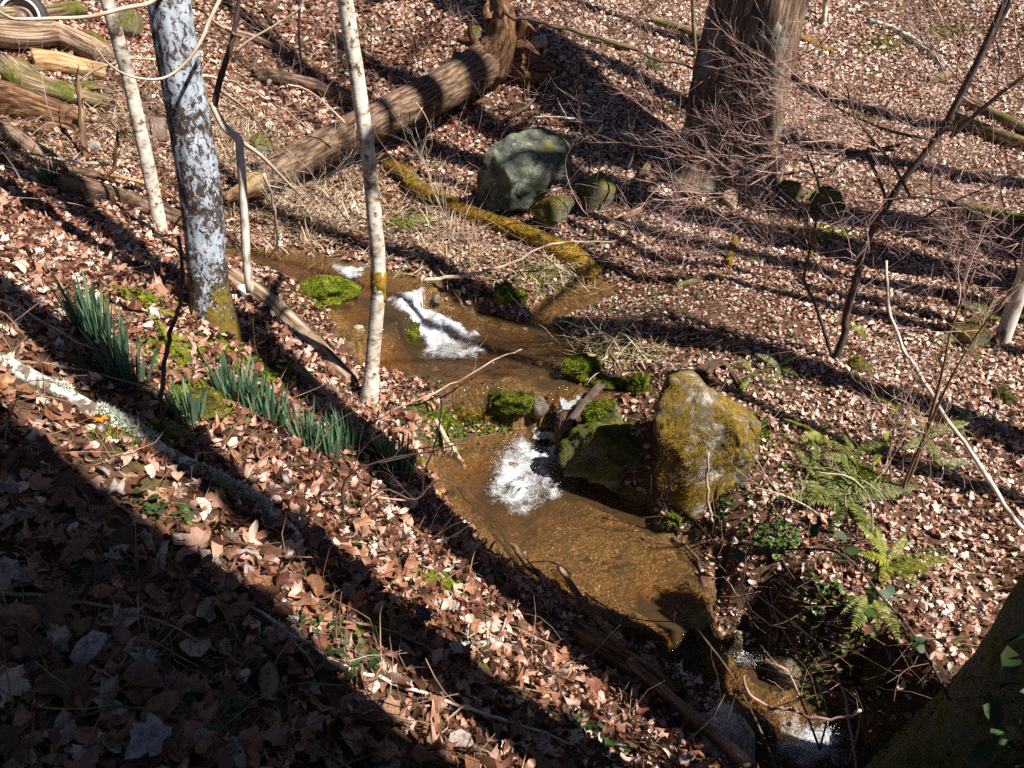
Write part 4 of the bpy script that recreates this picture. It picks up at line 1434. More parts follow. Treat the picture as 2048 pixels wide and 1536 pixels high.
log('log', 'fallen lichen stick bridging the water beside the little waterfall', [(1198, 796), (1170, 830), (1140, 868), (1108, 908)], .042, .036, 'bark_dark', 14, 7, .12, 3, 5, 97, lift=.12)

for k, (lab, pts, r0, r1, mm) in enumerate([
    ('splintered grey plank of wood sticking out of the broken log pile', [(60, 112), (110, 118), (150, 128)], .05, .03, 'wood_grey'),
    ('short mossy chunk of wood between yellowish log and grey green slab', [(150, 172), (190, 176), (225, 190)], .07, .05, 'wood_mossy'),
    ('broken reddish log stub beneath the dark rotten log', [(60, 262), (110, 258), (160, 268)], .07, .05, 'rotten'),
    ('bark covered log half hidden under dry stems left of the slim trunk', [(100, 330), (150, 345), (205, 352)], .06, .05, 'bark_brown'),
    ('weathered grey branch propped on the thick pale log', [(-20, 60), (40, 78), (95, 100)], .03, .02, 'wood_grey'),
    ('thin grey log in the shade behind the lichen trunk', [(440, 60), (500, 75), (560, 100)], .07, .05, 'wood_grey'),
    ('old grey log on the slope beyond the upturned roots', [(1120, 60), (1190, 80), (1260, 98)], .07, .06, 'wood_mossy'),
    ('fallen trunk piece covered by leaves near the thin mossy stem', [(1300, 40), (1350, 55), (1400, 75)], .08, .07, 'wood_mossy'),
    ('half rotten branch on the leaves uphill of the straight mossy stub', [(1500, 455), (1560, 470), (1610, 462)], .03, .02, 'stick_brown'),
    ('grey dead branch across leaves below the brown mossy log', [(1850, 330), (1920, 350), (2010, 352)], .03, .02, 'birch_grey'),
    ('dark fallen branch between the forked shrub and the side channel', [(1290, 640), (1370, 630), (1460, 612)], .022, .014, 'bark_dark')]):
    log('log', lab, pts, r0, r1, mm, 14, 7, .12, 3, 4, 110 + k, ragged=.1)

# ------------------------------------------------------------------ sticks and branches, one by one
def stick(label, pts, r0, r1, m, lay=True, y0=None, y1=None, name='stick', cat='stick', sides=7, sub=5, lift=0., amp=.1, seed=0, group=None):
    P = lay_px(pts, (r0 + r1) / 2, .1) if lay else path_px(pts, y0, y1)
    P[:, 2] += lift
    R = np.random.default_rng(800 + seed)
    mb = MB()
    Pc = tube(mb, P, np.linspace(r0, r1, len(pts)), sides, sub, nzd(amp, 1.5, 6, 7 + seed), True, seed=seed, jag=min(.012, .9 * r0))
    for k in range(R.integers(2, 6)):
        i = R.integers(2, len(Pc) - 1)
        d = unit(Pc[i] - Pc[i - 1])
        e = unit(d * R.choice([.7, .7, -.4]) + .8 * unit(R.normal(0, 1, 3)) + np.array([0, 0, .35]))
        out = []
        grow(out, Pc[i], e, R.uniform(.08, .3), min(r0, r1) * .42, 1 if r0 > .008 else 0, R, .2, .0, 4, (2,), .8, .6)
        for q, rr_ in out:
            tube(mb, q, rr_, 4, 1, seed=seed)
    o = mb.build(name, M[m])
    return tag(o, label, cat, group)

P = lay_px([(-40, 705), (40, 745), (150, 802), (260, 858), (350, 915), (440, 962), (520, 1010), (572, 1048), (600, 1085)], .035, .15)
t = thing('fallen_branch', 'long fallen branch crusted with white lichen across the near slope', 'branch', P.mean(0))
mb = MB()
tube(mb, P, np.linspace(.042, .022, 9), 18, 9, nzd(.14, 1.6, 5, 22))
V = np.concatenate(mb.V); Fq = [np.concatenate(x) for x in mb.F.values()]
mb.build('wood', M['lichen_stick'], t)
mm_ = surf('pale_lichen_tuft', [(.3, (.33, .36, .27)), (.6, (.6, .62, .52)), (.8, (.5, .52, .3))], 40, src='world', bump=.2)
fuzz('lichen', V, Fq, 2600, .026, mm_, t, 8, 0., .8, .3, mask=lambda c: (fbm(c * 4, 35, 3) > .2) * 1.)
Q = path_px([(590, 1070), (582, 1030), (565, 1010)], P[-1][1], P[-1][1])

wood('twig', None, None, path_px([(1150/2048*700, 500+1230*.342), (395, 907), (425, 905)], P[5][1] - .05, P[5][1]), [.005, .004, .002], M['twig_pale'], 5, 3, parent=t)

pole = thing('fallen_pole', 'long knotted bare pole lying down the near bank to the lower pool', 'pole', G(1250, 1340))
P = lay_px([(1118, 1152), (1165, 1222), (1210, 1278), (1260, 1345), (1320, 1400), (1400, 1470), (1500, 1560)], .026, 0)
P[:, 2] += .07
wood('shaft', None, None, P, [.02, .022, .025, .027, .03, .032, .034], M['stick_brown'], 12, 8, nzd(.08, 1.5, 3, 4), parent=pole)
for k, i in enumerate((1, 2, 3, 4)):
    kv, kf = rock_geo(P[i] + np.array([.008, 0, .006]), (.033, .033, .03), 200 + k, k, 3, .1, 14, 10)
    solid('knot', kv, kf, M['stick_brown'], pole)
stick('dark wet stick slanting from the pool edge down the near bank', [(930, 990), (968, 1030), (1010, 1085), (1045, 1130), (1075, 1162)], .018, .024, 'stick_brown', seed=2, lift=.06)
stick('short white lichen stick lying on sunny leaves of the near bank', [(905, 1306), (935, 1298), (975, 1290), (1015, 1280)], .012, .018, 'lichen_stick', seed=3, lift=.02)
stick('dead branch with fork resting across the first cascade pool', [(905, 578), (930, 615), (955, 655), (988, 704)], .018, .022, 'stick_brown', False, G(905, 578)[1], G(988, 704)[1] - .05, seed=4)
stick('thin dark stick beside the forked branch in the cascade pool', [(918, 600), (935, 640), (955, 668), (975, 690)], .012, .012, 'bark_dark', False, G(918, 600)[1], G(975, 690)[1], seed=5)
stick('pale stick standing in the main pool under the earth dam', [(868, 838), (893, 880), (912, 905), (930, 938)], .02, .017, 'twig_pale', False, G(868, 838)[1], G(930, 938)[1], seed=6)
stick('long pale branch reaching over the clod beside the side channel', [(845, 568), (900, 560), (960, 552), (1020, 532), (1075, 505), (1130, 490), (1235, 490)], .022, .008, 'twig_pale', False, G(845, 568)[1] - .1, G(1235, 490)[1] - .8, seed=7, lift=.03)
stick('thin side branch falling from the long pale branch to the water', [(1082, 512), (1110, 530), (1150, 555), (1185, 590)], .008, .005, 'twig_pale', False, 7.3, G(1185, 590)[1], seed=8)
stick('bare twig hanging over the side channel below the clod', [(1000, 560), (1020, 590), (1045, 620), (1055, 640)], .008, .007, 'twig_pale', False, G(1000, 580)[1] - .1, G(1055, 640)[1], seed=9)
stick('long straight pale pole leaning down the sunny right slope', [(1772, 520), (1776, 600), (1800, 680), (1838, 745), (1890, 830), (1950, 920), (2010, 1010), (2060, 1075)], .008, .017, 'birch_grey', False, 4.9, G(2060, 1075)[1], seed=10)
stick('short upright stick against the face of the tall boulder', [(1417, 906), (1415, 960), (1416, 1010), (1426, 1045)], .008, .011, 'twig_pale', False, by - .42, G(1430, 1050)[1], seed=11)
stick('upright cut brown stake standing in front of the log pile', [(155, 150), (160, 200), (166, 260), (172, 320)], .03, .035, 'stick_brown', False, G(172, 320)[1], G(172, 320)[1], seed=12)
stick('thin dark bent stem standing among the daffodil clumps', [(358, 470), (362, 600), (350, 640), (335, 690), (328, 740), (322, 830), (330, 885)], .008, .012, 'bark_dark', False, G(330, 885)[1], G(330, 885)[1], seed=13)
stick('pale branch arching over the dry stems left of the fallen tree', [(405, 150), (455, 160), (510, 185), (560, 215), (600, 245), (640, 270)], .014, .01, 'twig_pale', False, 7.6, G(640, 320)[1] - .4, seed=14)
stick('bleached branch bowing from the dry stems onto the fallen trunk', [(430, 170), (480, 210), (520, 250), (545, 290), (570, 340)], .014, .008, 'twig_pale', False, 7.2, G(570, 350)[1] - .2, seed=15)
stick('pale hooked branch rising above the fallen trunk in shade', [(575, 168), (610, 178), (640, 198), (665, 222), (690, 246)], .008, .014, 'twig_pale', False, 10.2, 10.4, seed=16)
stick('dead pale branch leaning on the fallen trunk end over the reeds', [(530, 350), (545, 400), (552, 450), (555, 490), (530, 520)], .016, .012, 'twig_pale', False, 7.9, G(530, 520)[1], seed=17)
stick('white forked branch bridging the slim trunk and the log pile', [(160, 160), (190, 140), (225, 128), (270, 118), (310, 120)], .008, .012, 'twig_pale', False, 8.3, 8.3, seed=18)
stick('grey root like branch curling over the log near the first daffodils', [(-20, 306), (50, 308), (110, 318), (170, 325), (210, 328)], .011, .014, 'twig_pale', False, 7.3, 7.7, seed=19)
stick('reddish broken branch stub standing up from the brown log', [(210, 362), (228, 330), (232, 290), (235, 262)], .018, .012, 'rotten', False, 7.4, 7.5, seed=20)
stick('twisted reddish snag beside the foot of the lichen trunk', [(322, 395), (330, 365), (326, 340)], .02, .01, 'rotten', False, 7.4, 7.4, seed=21)
stick('dark slanting stick below the upturned roots in deep shade', [(1018, 245), (1060, 215), (1110, 172), (1190, 145), (1240, 130)], .03, .018, 'bark_dark', seed=22, lift=.05)
stick('blue grey thin branch lying behind the grey green boulder', [(1058, 252), (1110, 252), (1150, 255), (1205, 260)], .015, .02, 'birch_grey', seed=23, lift=.12)
stick('thin dark stem leaning out of the shade near the huge trunk', [(1300, 238), (1275, 280), (1258, 330), (1245, 372)], .018, .014, 'bark_dark', False, 9.9, 9.7, seed=24)
stick('long bare cane curving across the shadowed near slope', [(0, 1210), (120, 1222), (250, 1248), (340, 1275), (420, 1315), (490, 1350)], .006, .004, 'straw', seed=25, lift=.05)
stick('brown cane lying across the shadowed leaves of the near corner', [(150, 1460), (260, 1440), (330, 1450), (410, 1480), (490, 1530)], .005, .003, 'stick_brown', seed=26, lift=.05)
stick('dark thin stick in shade below the lichen branch', [(350, 1150), (420, 1185), (500, 1215), (590, 1258)], .008, .008, 'bark_dark', seed=27, lift=.03)
stick('long thin stick across the shadow edge of the near slope', [(500, 1225), (640, 1320), (760, 1370), (900, 1420), (1000, 1450), (1150, 1505)], .007, .006, 'birch_grey', seed=28, lift=.04)
stick('dry yellow cane lying in the sun above the shadow edge', [(0, 742), (110, 748), (200, 765), (270, 785), (330, 800)], .007, .006, 'straw', seed=29, lift=.05)
stick('thin forked bare cane lying between the two upper daffodil clumps', [(0, 620), (60, 645), (150, 700), (215, 725), (230, 738)], .006, .004, 'twig_pale', seed=30, lift=.06)
stick('arching bare cane over the bank turf above the waterfall pool', [(745, 835), (800, 815), (860, 790), (930, 755), (1000, 715), (1045, 700)], .009, .005, 'twig_red', False, G(745, 835)[1], G(1045, 700)[1] - .8, seed=31)
stick('two bare canes joined over the pool left of the foam', [(620, 920), (700, 935), (800, 905), (880, 890), (960, 870)], .005, .003, 'bark_dark', False, 4.2, 4.6, seed=32)
stick('upright bare cane rising from the near bank over the pool', [(690, 985), (830, 1000), (850, 940), (875, 870), (882, 800)], .007, .005, 'twig_red', False, 3.9, 4.2, seed=33)
stick('fallen orange brown cane crossing the sunny near bank', [(640, 1255), (760, 1275), (850, 1310), (960, 1375), (1080, 1398)], .006, .004, 'straw', seed=34, lift=.05)
stick('curved thin twig arching over the pool lip from the near bank', [(1012, 1150), (1045, 1130), (1090, 1122), (1128, 1135), (1140, 1160)], .004, .003, 'straw', False, 3.65, 3.6, seed=35)
stick('drowned dark branch under the sandy edge below the boulder', [(1340, 1075), (1375, 1095), (1400, 1130), (1408, 1185)], .014, .012, 'bark_dark', False, G(1340, 1075)[1], G(1408, 1185)[1], seed=36)
stick('pale stick propped in the dark recess of the far bank', [(1480, 1145), (1486, 1180), (1495, 1215), (1500, 1235)], .006, .008, 'twig_pale', False, 3.75, 3.7, seed=37)
stick('leafless curved vine hanging over the lower pool', [(1485, 1350), (1500, 1390), (1540, 1415), (1580, 1420), (1620, 1435), (1690, 1435), (1720, 1420)], .006, .006, 'twig_red', False, 2.35, 2.2, seed=38)
stick('long thin stem crossing the lower pool from the near bank', [(1340, 1210), (1380, 1245), (1450, 1330), (1490, 1400), (1530, 1480), (1560, 1560)], .004, .006, 'bark_dark', False, 2.9, 2.2, seed=39)
stick('bare stem rising out of the lower pool beside the vine', [(1500, 1180), (1560, 1225), (1640, 1290), (1680, 1360), (1700, 1450), (1715, 1560)], .004, .006, 'twig_red', False, 2.8, 2.3, seed=40)
stick('dark thin branch lying over the lower pool from the bank leaves', [(1170, 1185), (1230, 1225), (1290, 1240), (1380, 1245)], .004, .003, 'bark_dark', False, 3.2, 3.4, seed=41)

# the long branch drooping from above, in front of the huge trunk
P = path_px([(900, -330), (985, 5), (1015, 30), (1100, 50), (1200, 80), (1340, 124), (1420, 138), (1500, 133), (1570, 125), (1630, 97), (1666, 58)], 7.5, 8.5)
wood('hanging_branch', 'long dark bare branch drooping in an arc before the huge trunk', 'branch', P, np.linspace(.02, .005, 11), M['bark_dark'], 8, 6, nzd(.1, 1.5, 6, 3), jag=.02)

# ------------------------------------------------------------------ old tyre and panel
def lathe(prof, n=48):
    prof = np.array(prof, float)
    a = np.linspace(0, 2 * math.pi, n, endpoint=False)
    V = np.stack([np.cos(a)[:, None] * prof[None, :, 0], np.repeat(prof[None, :, 1], n, 0), np.sin(a)[:, None] * prof[None, :, 0]], -1)
    k = len(prof)
    i = np.arange(n)[:, None] * k
    i2 = ((np.arange(n) + 1) % n)[:, None] * k
    j = np.arange(k - 1)[None]
    q = np.stack([i + j, i2 + j, i2 + j + 1, i + j + 1], -1).reshape(-1, 4)
    return V.reshape(-1, 3), [q]
tc_ = at_y(45, 36, 12.4)
ty = thing('tyre', 'old whitewall tyre on a rusty wheel standing behind the logs', 'tyre', tc_)
ty.rotation_euler = (math.radians(-12), 0, math.radians(12))
def wheel(name, prof, m, n=56):
    V, F = lathe(prof, n)
    me = np_mesh(name, V, F, {'tc': V}, True)
    return add_mesh(name, me, M[m], ty, (0, 0, 0))
wheel('rubber', [(.215, -.02), (.225, -.085), (.25, -.098), (.30, -.09), (.335, -.06), (.345, -.03), (.338, -.02), (.345, -.01), (.345, .03), (.335, .06), (.29, .09), (.23, .08), (.215, .02)], 'rubber')
wheel('whitewall', [(.232, -.0945), (.238, -.1015), (.262, -.102), (.268, -.098)], 'whitewall')
rim = wheel('rim', [(.222, -.07), (.20, -.06), (.195, -.03), (.15, -.02), (.14, -.045), (.11, -.05), (.10, -.03), (.06, -.035), (.001, -.035)], 'rim')
V, F = lathe([(.075, -.038), (.07, -.075), (.045, -.09), (.001, -.094)], 32)
hub = np_mesh('hubcap', V, F, {'tc': V}, True)
hub.materials.append(M['rim'])
oh = bpy.data.objects.new('hubcap', hub)
link(oh, rim)

pc = G(300, 275)
pt = thing('panel', 'flat dull brown panel half buried in dry stems behind the lichen trunk', 'panel', pc)
def box(c, s, rz=0., rx=0.):
    V = np.array([[x, y, z] for x in (-1, 1) for y in (-1, 1) for z in (-1, 1)], float) * np.array(s) / 2
    F = np.array([[0, 1, 3, 2], [4, 6, 7, 5], [0, 4, 5, 1], [2, 3, 7, 6], [0, 2, 6, 4], [1, 5, 7, 3]])
    Rm = np.array((Matrix.Rotation(rz, 3, 'Z') @ Matrix.Rotation(rx, 3, 'X')))
    return V @ Rm.T + np.asarray(c), [F]
V, F = box(pc + np.array([-.02, 0, .09]), (.44, .05, .28), .15, -.5)
solid('sheet', V, F, M['panel'], pt, smooth_shade=False)
V, F = box(pc + np.array([.06, -.02, .11]), (.025, .05, .29), .15, -.5)
solid('rib', V, F, M['rim'], pt, smooth_shade=False)
# ------------------------------------------------------------------ bare shrubs
RS = np.random.default_rng(31)

def shrub(label, stems, twig_m, stem_m, y0, n_grow, bias, L, r, level=2, kids=(5, 3, 2), y_jit=.35, name='bare_shrub', sides=4):
    """stems: list of (picture points, r0, r1, depth change); twigs spring from the stems"""
    g = G(*stems[0][0][0])
    t = thing(name, label, 'shrub', g)
    y0 = g[1] if y0 is None else y0
    allp = []
    for pts, r0, r1, dy in stems:
        P = path_px(pts, y0 + (dy[0] if isinstance(dy, tuple) else 0), y0 + (dy[1] if isinstance(dy, tuple) else dy))
        Pm = wood('stem', None, None, P, np.linspace(r0, r1, len(pts)), M[stem_m], 8, 4, nzd(.1, 1.5, 5, 2), parent=t)
        Pc, Rc = catmull(P, np.linspace(r0, r1, len(pts)), 4)
        allp.append((Pc, Rc))
    for k in range(n_grow):
        Pc, Rc = allp[k % len(allp)]
        i = int(RS.uniform(.25, 1.) * (len(Pc) - 2))
        d = unit(Pc[i + 1] - Pc[i])
        b = bias(RS)
        out = []
        grow(out, Pc[i], unit(.45 * d + b), L * RS.uniform(.5, 1.1), min(r, Rc[i] * .7), level, RS, .16, .03, 7, kids, .6, .55)
        tubes(out, sides if k % 2 else 3).build('twig', M[twig_m], t)
    return t

def leftish(R):
    return np.array([R.normal(-.75, .35), R.normal(-.05, .45), R.normal(.02, .28)])
def anyway(R):
    return np.array([R.normal(0, .7), R.normal(0, .5), R.normal(.2, .35)])

shrub('wide bare shrub forked at the base with a haze of fine reddish twigs',
      [([(1668, 722), (1690, 665), (1690, 640), (1712, 560), (1735, 480), (1800, 370), (1880, 266), (1930, 170), (1965, 100), (2010, 0), (2040, -80)], .034, .018, -.5),
       ([(1666, 720), (1649, 664), (1632, 613), (1611, 568), (1608, 551), (1620, 500), (1632, 444), (1642, 393), (1621, 325), (1594, 273), (1584, 222)], .018, .005, -.2),
       ([(1735, 482), (1765, 427), (1768, 386), (1734, 307), (1748, 287), (1710, 232), (1693, 171)], .016, .005, (-.15, -.5)),
       ([(1820, 393), (1789, 335), (1741, 273), (1700, 225)], .012, .005, (-.3, -.7)),
       ([(1790, 300), (1710, 304), (1676, 308), (1639, 301), (1587, 297), (1512, 284), (1450, 294)], .011, .003, (-.3, -.4)),
       ([(1800, 290), (1703, 311), (1645, 354), (1608, 342), (1560, 349), (1485, 328), (1433, 325), (1375, 294), (1340, 285)], .011, .003, (-.3, -.6)),
       ([(1870, 280), (1780, 262), (1707, 232), (1656, 205), (1587, 164), (1545, 140)], .011, .003, (-.3, -.3)),
       ([(1900, 275), (1963, 219), (2031, 164), (2080, 130)], .018, .008, (-.3, -.5)),
       ([(1890, 260), (1912, 219), (1956, 126), (2014, 17), (2040, -60)], .022, .014, (-.3, -.2)),
       ([(1760, 440), (1800, 470), (1870, 420), (1960, 380), (2060, 330)], .013, .004, (-.2, -.6)),
       ([(1640, 400), (1590, 420), (1540, 415), (1470, 390), (1400, 385)], .009, .003, (-.2, -.5)),
       ([(1770, 400), (1850, 395), (1930, 415), (2010, 470), (2060, 500)], .010, .003, (-.2, -.7))],
      'twig_red', 'bark_dark', None, 84, leftish, .95, .0055, 2, (6, 4, 2))
shrub('slender leafless shrub with pale twigs on the sunny slope by the leaning pole',
      [([(1795, 1005), (1830, 930), (1870, 800), (1890, 720), (1905, 650), (1950, 540)], .012, .005, -.3),
       ([(1800, 1008), (1815, 950), (1850, 870), (1900, 760), (1960, 660), (2040, 560)], .011, .004, -.5),
       ([(1797, 1006), (1780, 940), (1790, 850), (1850, 720)], .008, .003, .2)],
      'twig_red', 'stick_brown', None, 24, anyway, .6, .005, 2, (4, 3, 2))
shrub('leafless shrub tangle at the right edge above the shaded trunk',
      [([(2040, 620), (2010, 560), (1960, 500), (1940, 430)], .011, .004, -.3),
       ([(2045, 625), (2030, 520), (2010, 420), (1990, 340)], .011, .004, 0.)],
      'twig_red', 'bark_dark', None, 26, leftish, .8, .005, 2, (5, 3, 2))
shrub('low bare twigs over the fern patch on the right bank',
      [([(1700, 1060), (1690, 990), (1720, 960), (1760, 985)], .006, .003, -.2),
       ([(1640, 1030), (1600, 1005), (1550, 985), (1510, 975)], .006, .003, -.1),
       ([(1745, 1075), (1740, 1000), (1700, 955), (1640, 945)], .006, .003, -.3)],
      'twig_pale', 'twig_pale', None, 8, anyway, .35, .003, 1, (4, 2))
shrub('thin dark bare shrub arching over the near bank above the pool',
      [([(690, 1060), (690, 960), (770, 920), (850, 905), (930, 885)], .007, .003, -.2),
       ([(690, 1060), (760, 980), (830, 1000), (875, 960), (940, 985)], .006, .003, .1),
       ([(540, 1020), (560, 940), (640, 930), (700, 905)], .006, .003, -.1),
       ([(700, 1130), (730, 1060), (800, 1110), (900, 1075), (950, 1040)], .006, .003, .0)],
      'bark_dark', 'bark_dark', None, 10, anyway, .5, .0035, 1, (4, 2))
shrub('sparse twiggy shrub below the shaded grey green boulder',
      [([(1230, 470), (1165, 420), (1130, 330), (1160, 255), (1150, 165)], .006, .003, -.3),
       ([(1190, 590), (1240, 560), (1290, 540), (1330, 500)], .006, .003, 0.)],
      'twig_red', 'twig_red', None, 10, anyway, .5, .0035, 1, (4, 2))
shrub('brown leafless brambles in front of the lower pool and foreground trunk',
      [([(1640, 1500), (1610, 1420), (1580, 1350), (1560, 1330)], .006, .003, -.1),
       ([(1700, 1520), (1720, 1440), (1700, 1400), (1570, 1350), (1500, 1330)], .006, .003, .2),
       ([(1640, 1500), (1650, 1400), (1560, 1250), (1540, 1180)], .005, .002, .3)],
      'twig_red', 'twig_red', 2.5, 6, anyway, .45, .003, 1, (3, 2))
shrub('dry pale brambles tangled in front of the fallen tree',
      [([(620, 480), (610, 430), (640, 370), (690, 330), (720, 290)], .008, .004, -.2),
       ([(700, 450), (660, 400), (600, 380), (560, 330)], .007, .003, .2),
       ([(560, 470), (540, 400), (500, 340), (470, 320)], .007, .003, 0.),
       ([(880, 500), (890, 440), (870, 390), (850, 330), (830, 300)], .007, .003, .3),
       ([(900, 560), (930, 500), (900, 450), (880, 410)], .008, .003, .1)],
      'twig_pale', 'twig_pale', None, 80, anyway, .66, .0065, 1, (5, 2))
shrub('thin leafless twigs rising in front of the shaded slope beyond the birch',
      [([(850, 180), (845, 120), (860, 60), (840, -10)], .009, .004, 0.),
       ([(870, 190), (885, 110), (870, 30), (900, -30)], .008, .004, .2),
       ([(1300, 130), (1290, 60), (1300, -10)], .009, .004, .1)],
      'twig_red', 'bark_dark', None, 14, anyway, .9, .005, 1, (5, 2))

# ------------------------------------------------------------------ loose dead stems and fallen twigs
def in_view_points(n, seed, px_boxes=None):
    r = np.random.default_rng(seed)
    out = []
    while len(out) < n:
        if px_boxes:
            b = px_boxes[r.integers(len(px_boxes))]
            u, v = r.normal(b[0], b[2]), r.normal(b[1], b[3])
        else:
            u, v = r.uniform(-120, 2170), r.uniform(-60, 1600) ** 1.0
        out.append(G(u, v))
    return np.array(out), r

def fallen_twigs():
    P, r = in_view_points(2600, 51)
    mb = MB()
    for k, p in enumerate(P):
        if WD(p[0], p[1]) < .05:
            continue
        d = np.linalg.norm(p - EYE)
        L = r.uniform(.12, .6) * (1 if d > 4 else .7)
        a = r.uniform(0, 6.28)
        nrm = slope_normal(p[0], p[1])[0]
        dr = unit(np.array([math.cos(a), math.sin(a), 0]))
        dr = unit(dr - nrm * (dr @ nrm) + nrm * abs(r.normal(0, .22)))
        q = [p + np.array([0, 0, .015])]
        for s in range(4):
            dr = unit(dr + r.normal(0, .24, 3))
            q.append(q[-1] + dr * L / 4)
        q = np.array(q)
        q[:, 2] = np.maximum(q[:, 2], H(q[:, 0], q[:, 1]) + .012)
        rad = r.uniform(.001, .003) * (1 + .09 * d)
        tube(mb, q, np.linspace(rad, rad * .5, 5), 3, 1, seed=k % 13)
    o = mb.build('fallen_twigs', M['stick_brown'], ground)
    tag(o, 'small dead twigs scattered over the leaf litter', None, None, 'stuff')
fallen_twigs()

def undergrowth():
    r = np.random.default_rng(57)
    mb = MB()
    boxes = [(560, 60, 120, 60), (850, 80, 160, 70), (1150, 60, 160, 60), (1280, 200, 120, 70), (1100, 330, 150, 60), (1700, 120, 220, 90), (1900, 250, 120, 100), (700, 330, 120, 70), (300, 250, 150, 80), (1850, 450, 150, 80), (1250, 480, 120, 60), (1480, 480, 150, 60)]
    for k in range(720):
        b = boxes[r.integers(len(boxes))]
        g = G(r.normal(b[0], b[2]), max(-40, r.normal(b[1], b[3])))
        if WD(g[0], g[1]) < .1:
            continue
        out = []
        d = np.array([r.normal(0, .8), r.normal(0, .5), r.uniform(.15, 1.2)])
        grow(out, g, d, r.uniform(.35, 1.3), r.uniform(.003, .006), 1, r, .16, -.05, 6, (3,), .7, .55)
        for q, rr in out:
            tube(mb, q, rr, 3, 1, seed=k % 11)
    o = mb.build('undergrowth_stems', M['twig_red'], ground)
    tag(o, 'tangle of thin bare stems and briers on the far slopes', None, None, 'stuff')
undergrowth()

def dry_grass():
    boxes = [(590, 455, 70, 28), (620, 440, 60, 30), (540, 400, 60, 40), (480, 330, 50, 40), (700, 440, 50, 30), (560, 300, 80, 40), (640, 340, 60, 40), (260, 200, 40, 50), (700, 385, 60, 40), (885, 405, 25, 45), (840, 470, 50, 40),
             (940, 505, 60, 30), (450, 240, 50, 40), (1110, 560, 40, 25), (1240, 690, 50, 20), (300, 300, 60, 30), (60, 280, 60, 30), (260, 210, 40, 50), (220, 250, 50, 40), (440, 280, 40, 40), (500, 260, 60, 30), (610, 400, 60, 40)]
    P, r = in_view_points(6500, 52, boxes)
    rb = RB()
    for p in P:
        L = r.uniform(.12, .45)
        a = r.uniform(0, 6.28)
        el = r.uniform(.02, .9)
        d = np.array([math.cos(a) * math.cos(el), math.sin(a) * math.cos(el), math.sin(el)])
        q = [p]
        for s in range(4):
            d = unit(d + r.normal(0, .1, 3) + np.array([0, 0, -.14]))
            q.append(q[-1] + d * L / 4)
        q = np.array(q)
        q[:, 2] = np.maximum(q[:, 2], H(q[:, 0], q[:, 1]) + .008)
        V, F = ribbon(q, np.array([.004, .004, .0035, .003, .001]) * r.uniform(.6, 1.4) * (1 + .06 * p[1]))
        rb.add(V, F, r.random())
    o = rb.build('dry_grass', M['straw'], ground, 'stuff')
    tag(o, 'bleached dry grass and stems on the wet ground by the stream')
dry_grass()

# ------------------------------------------------------------------ daffodils
def daffodil(label, clumps, n, hgt=.25, lean=(0, 0), seed=0):
    r = np.random.default_rng(400 + seed)
    rb = RB()
    for u, v, sp in clumps:
        g = G(u, v)
        for k in range(int(n * 1.5)):
            a = r.uniform(0, 6.28); q = sp * 1.1 * math.sqrt(r.random())
            b = np.array([g[0] + q * math.cos(a), g[1] + q * math.sin(a), 0])
            b[2] = H(b[0], b[1]) - .02
            L = hgt * 1.12 * r.uniform(.45, 1.12)
            d = unit(np.array([math.cos(a) * q / sp * .22 + r.normal(0, .06) + lean[0], math.sin(a) * q / sp * .22 + r.normal(0, .06) + lean[1], 1.]))
            pts = [b]
            for s in range(5):
                d = unit(d + np.array([d[0] * .05, d[1] * .05, -.012]))
                pts.append(pts[-1] + d * L / 5)
            w = np.array([.0045, .0055, .0058, .0055, .0045, .0012]) * r.uniform(1.0, 1.6)
            ang = r.uniform(0, 6.28)
            V, F = ribbon(pts, w, (math.cos(ang), math.sin(ang), .2))
            rb.add(V, F, r.random())
    o = rb.build('daffodil_clump', M['daffodil'])
    return tag(o, label, 'daffodils')
daffodil('dense shaded clump of dark daffodil leaves, uppermost of the pair above the moss hummock', [(185, 672, .06), (200, 690, .055)], 40, .30, seed=1)
daffodil('shaded narrow clump of daffodil leaves just downhill of the densest dark clump', [(232, 730, .06), (262, 768, .06)], 28, .24, seed=2)
daffodil('small sparse clump of daffodil leaves growing at the moss hummock', [(376, 845, .05)], 26, .22, seed=3)
daffodil('wide sunlit clump of daffodil leaves below the broad lichen trunk', [(468, 800, .07), (505, 818, .07), (540, 838, .06)], 38, .25, (.05, 0), seed=4)
daffodil('tall clump of daffodil leaves half sunlit above the pool bank', [(615, 895, .06), (655, 912, .06)], 40, .26, seed=5)
daffodil('shaded daffodil leaves near the foot of the white birch', [(690, 895, .06), (705, 890, .05)], 34, .25, seed=6)
daffodil('bright daffodil leaves lowest on the bank beside the main pool', [(790, 945, .055), (805, 950, .05)], 34, .26, (.04, 0), seed=7)
daffodil('lone pale daffodil clump beside the long brown log', [(110, 378, .08)], 46, .28, seed=8)

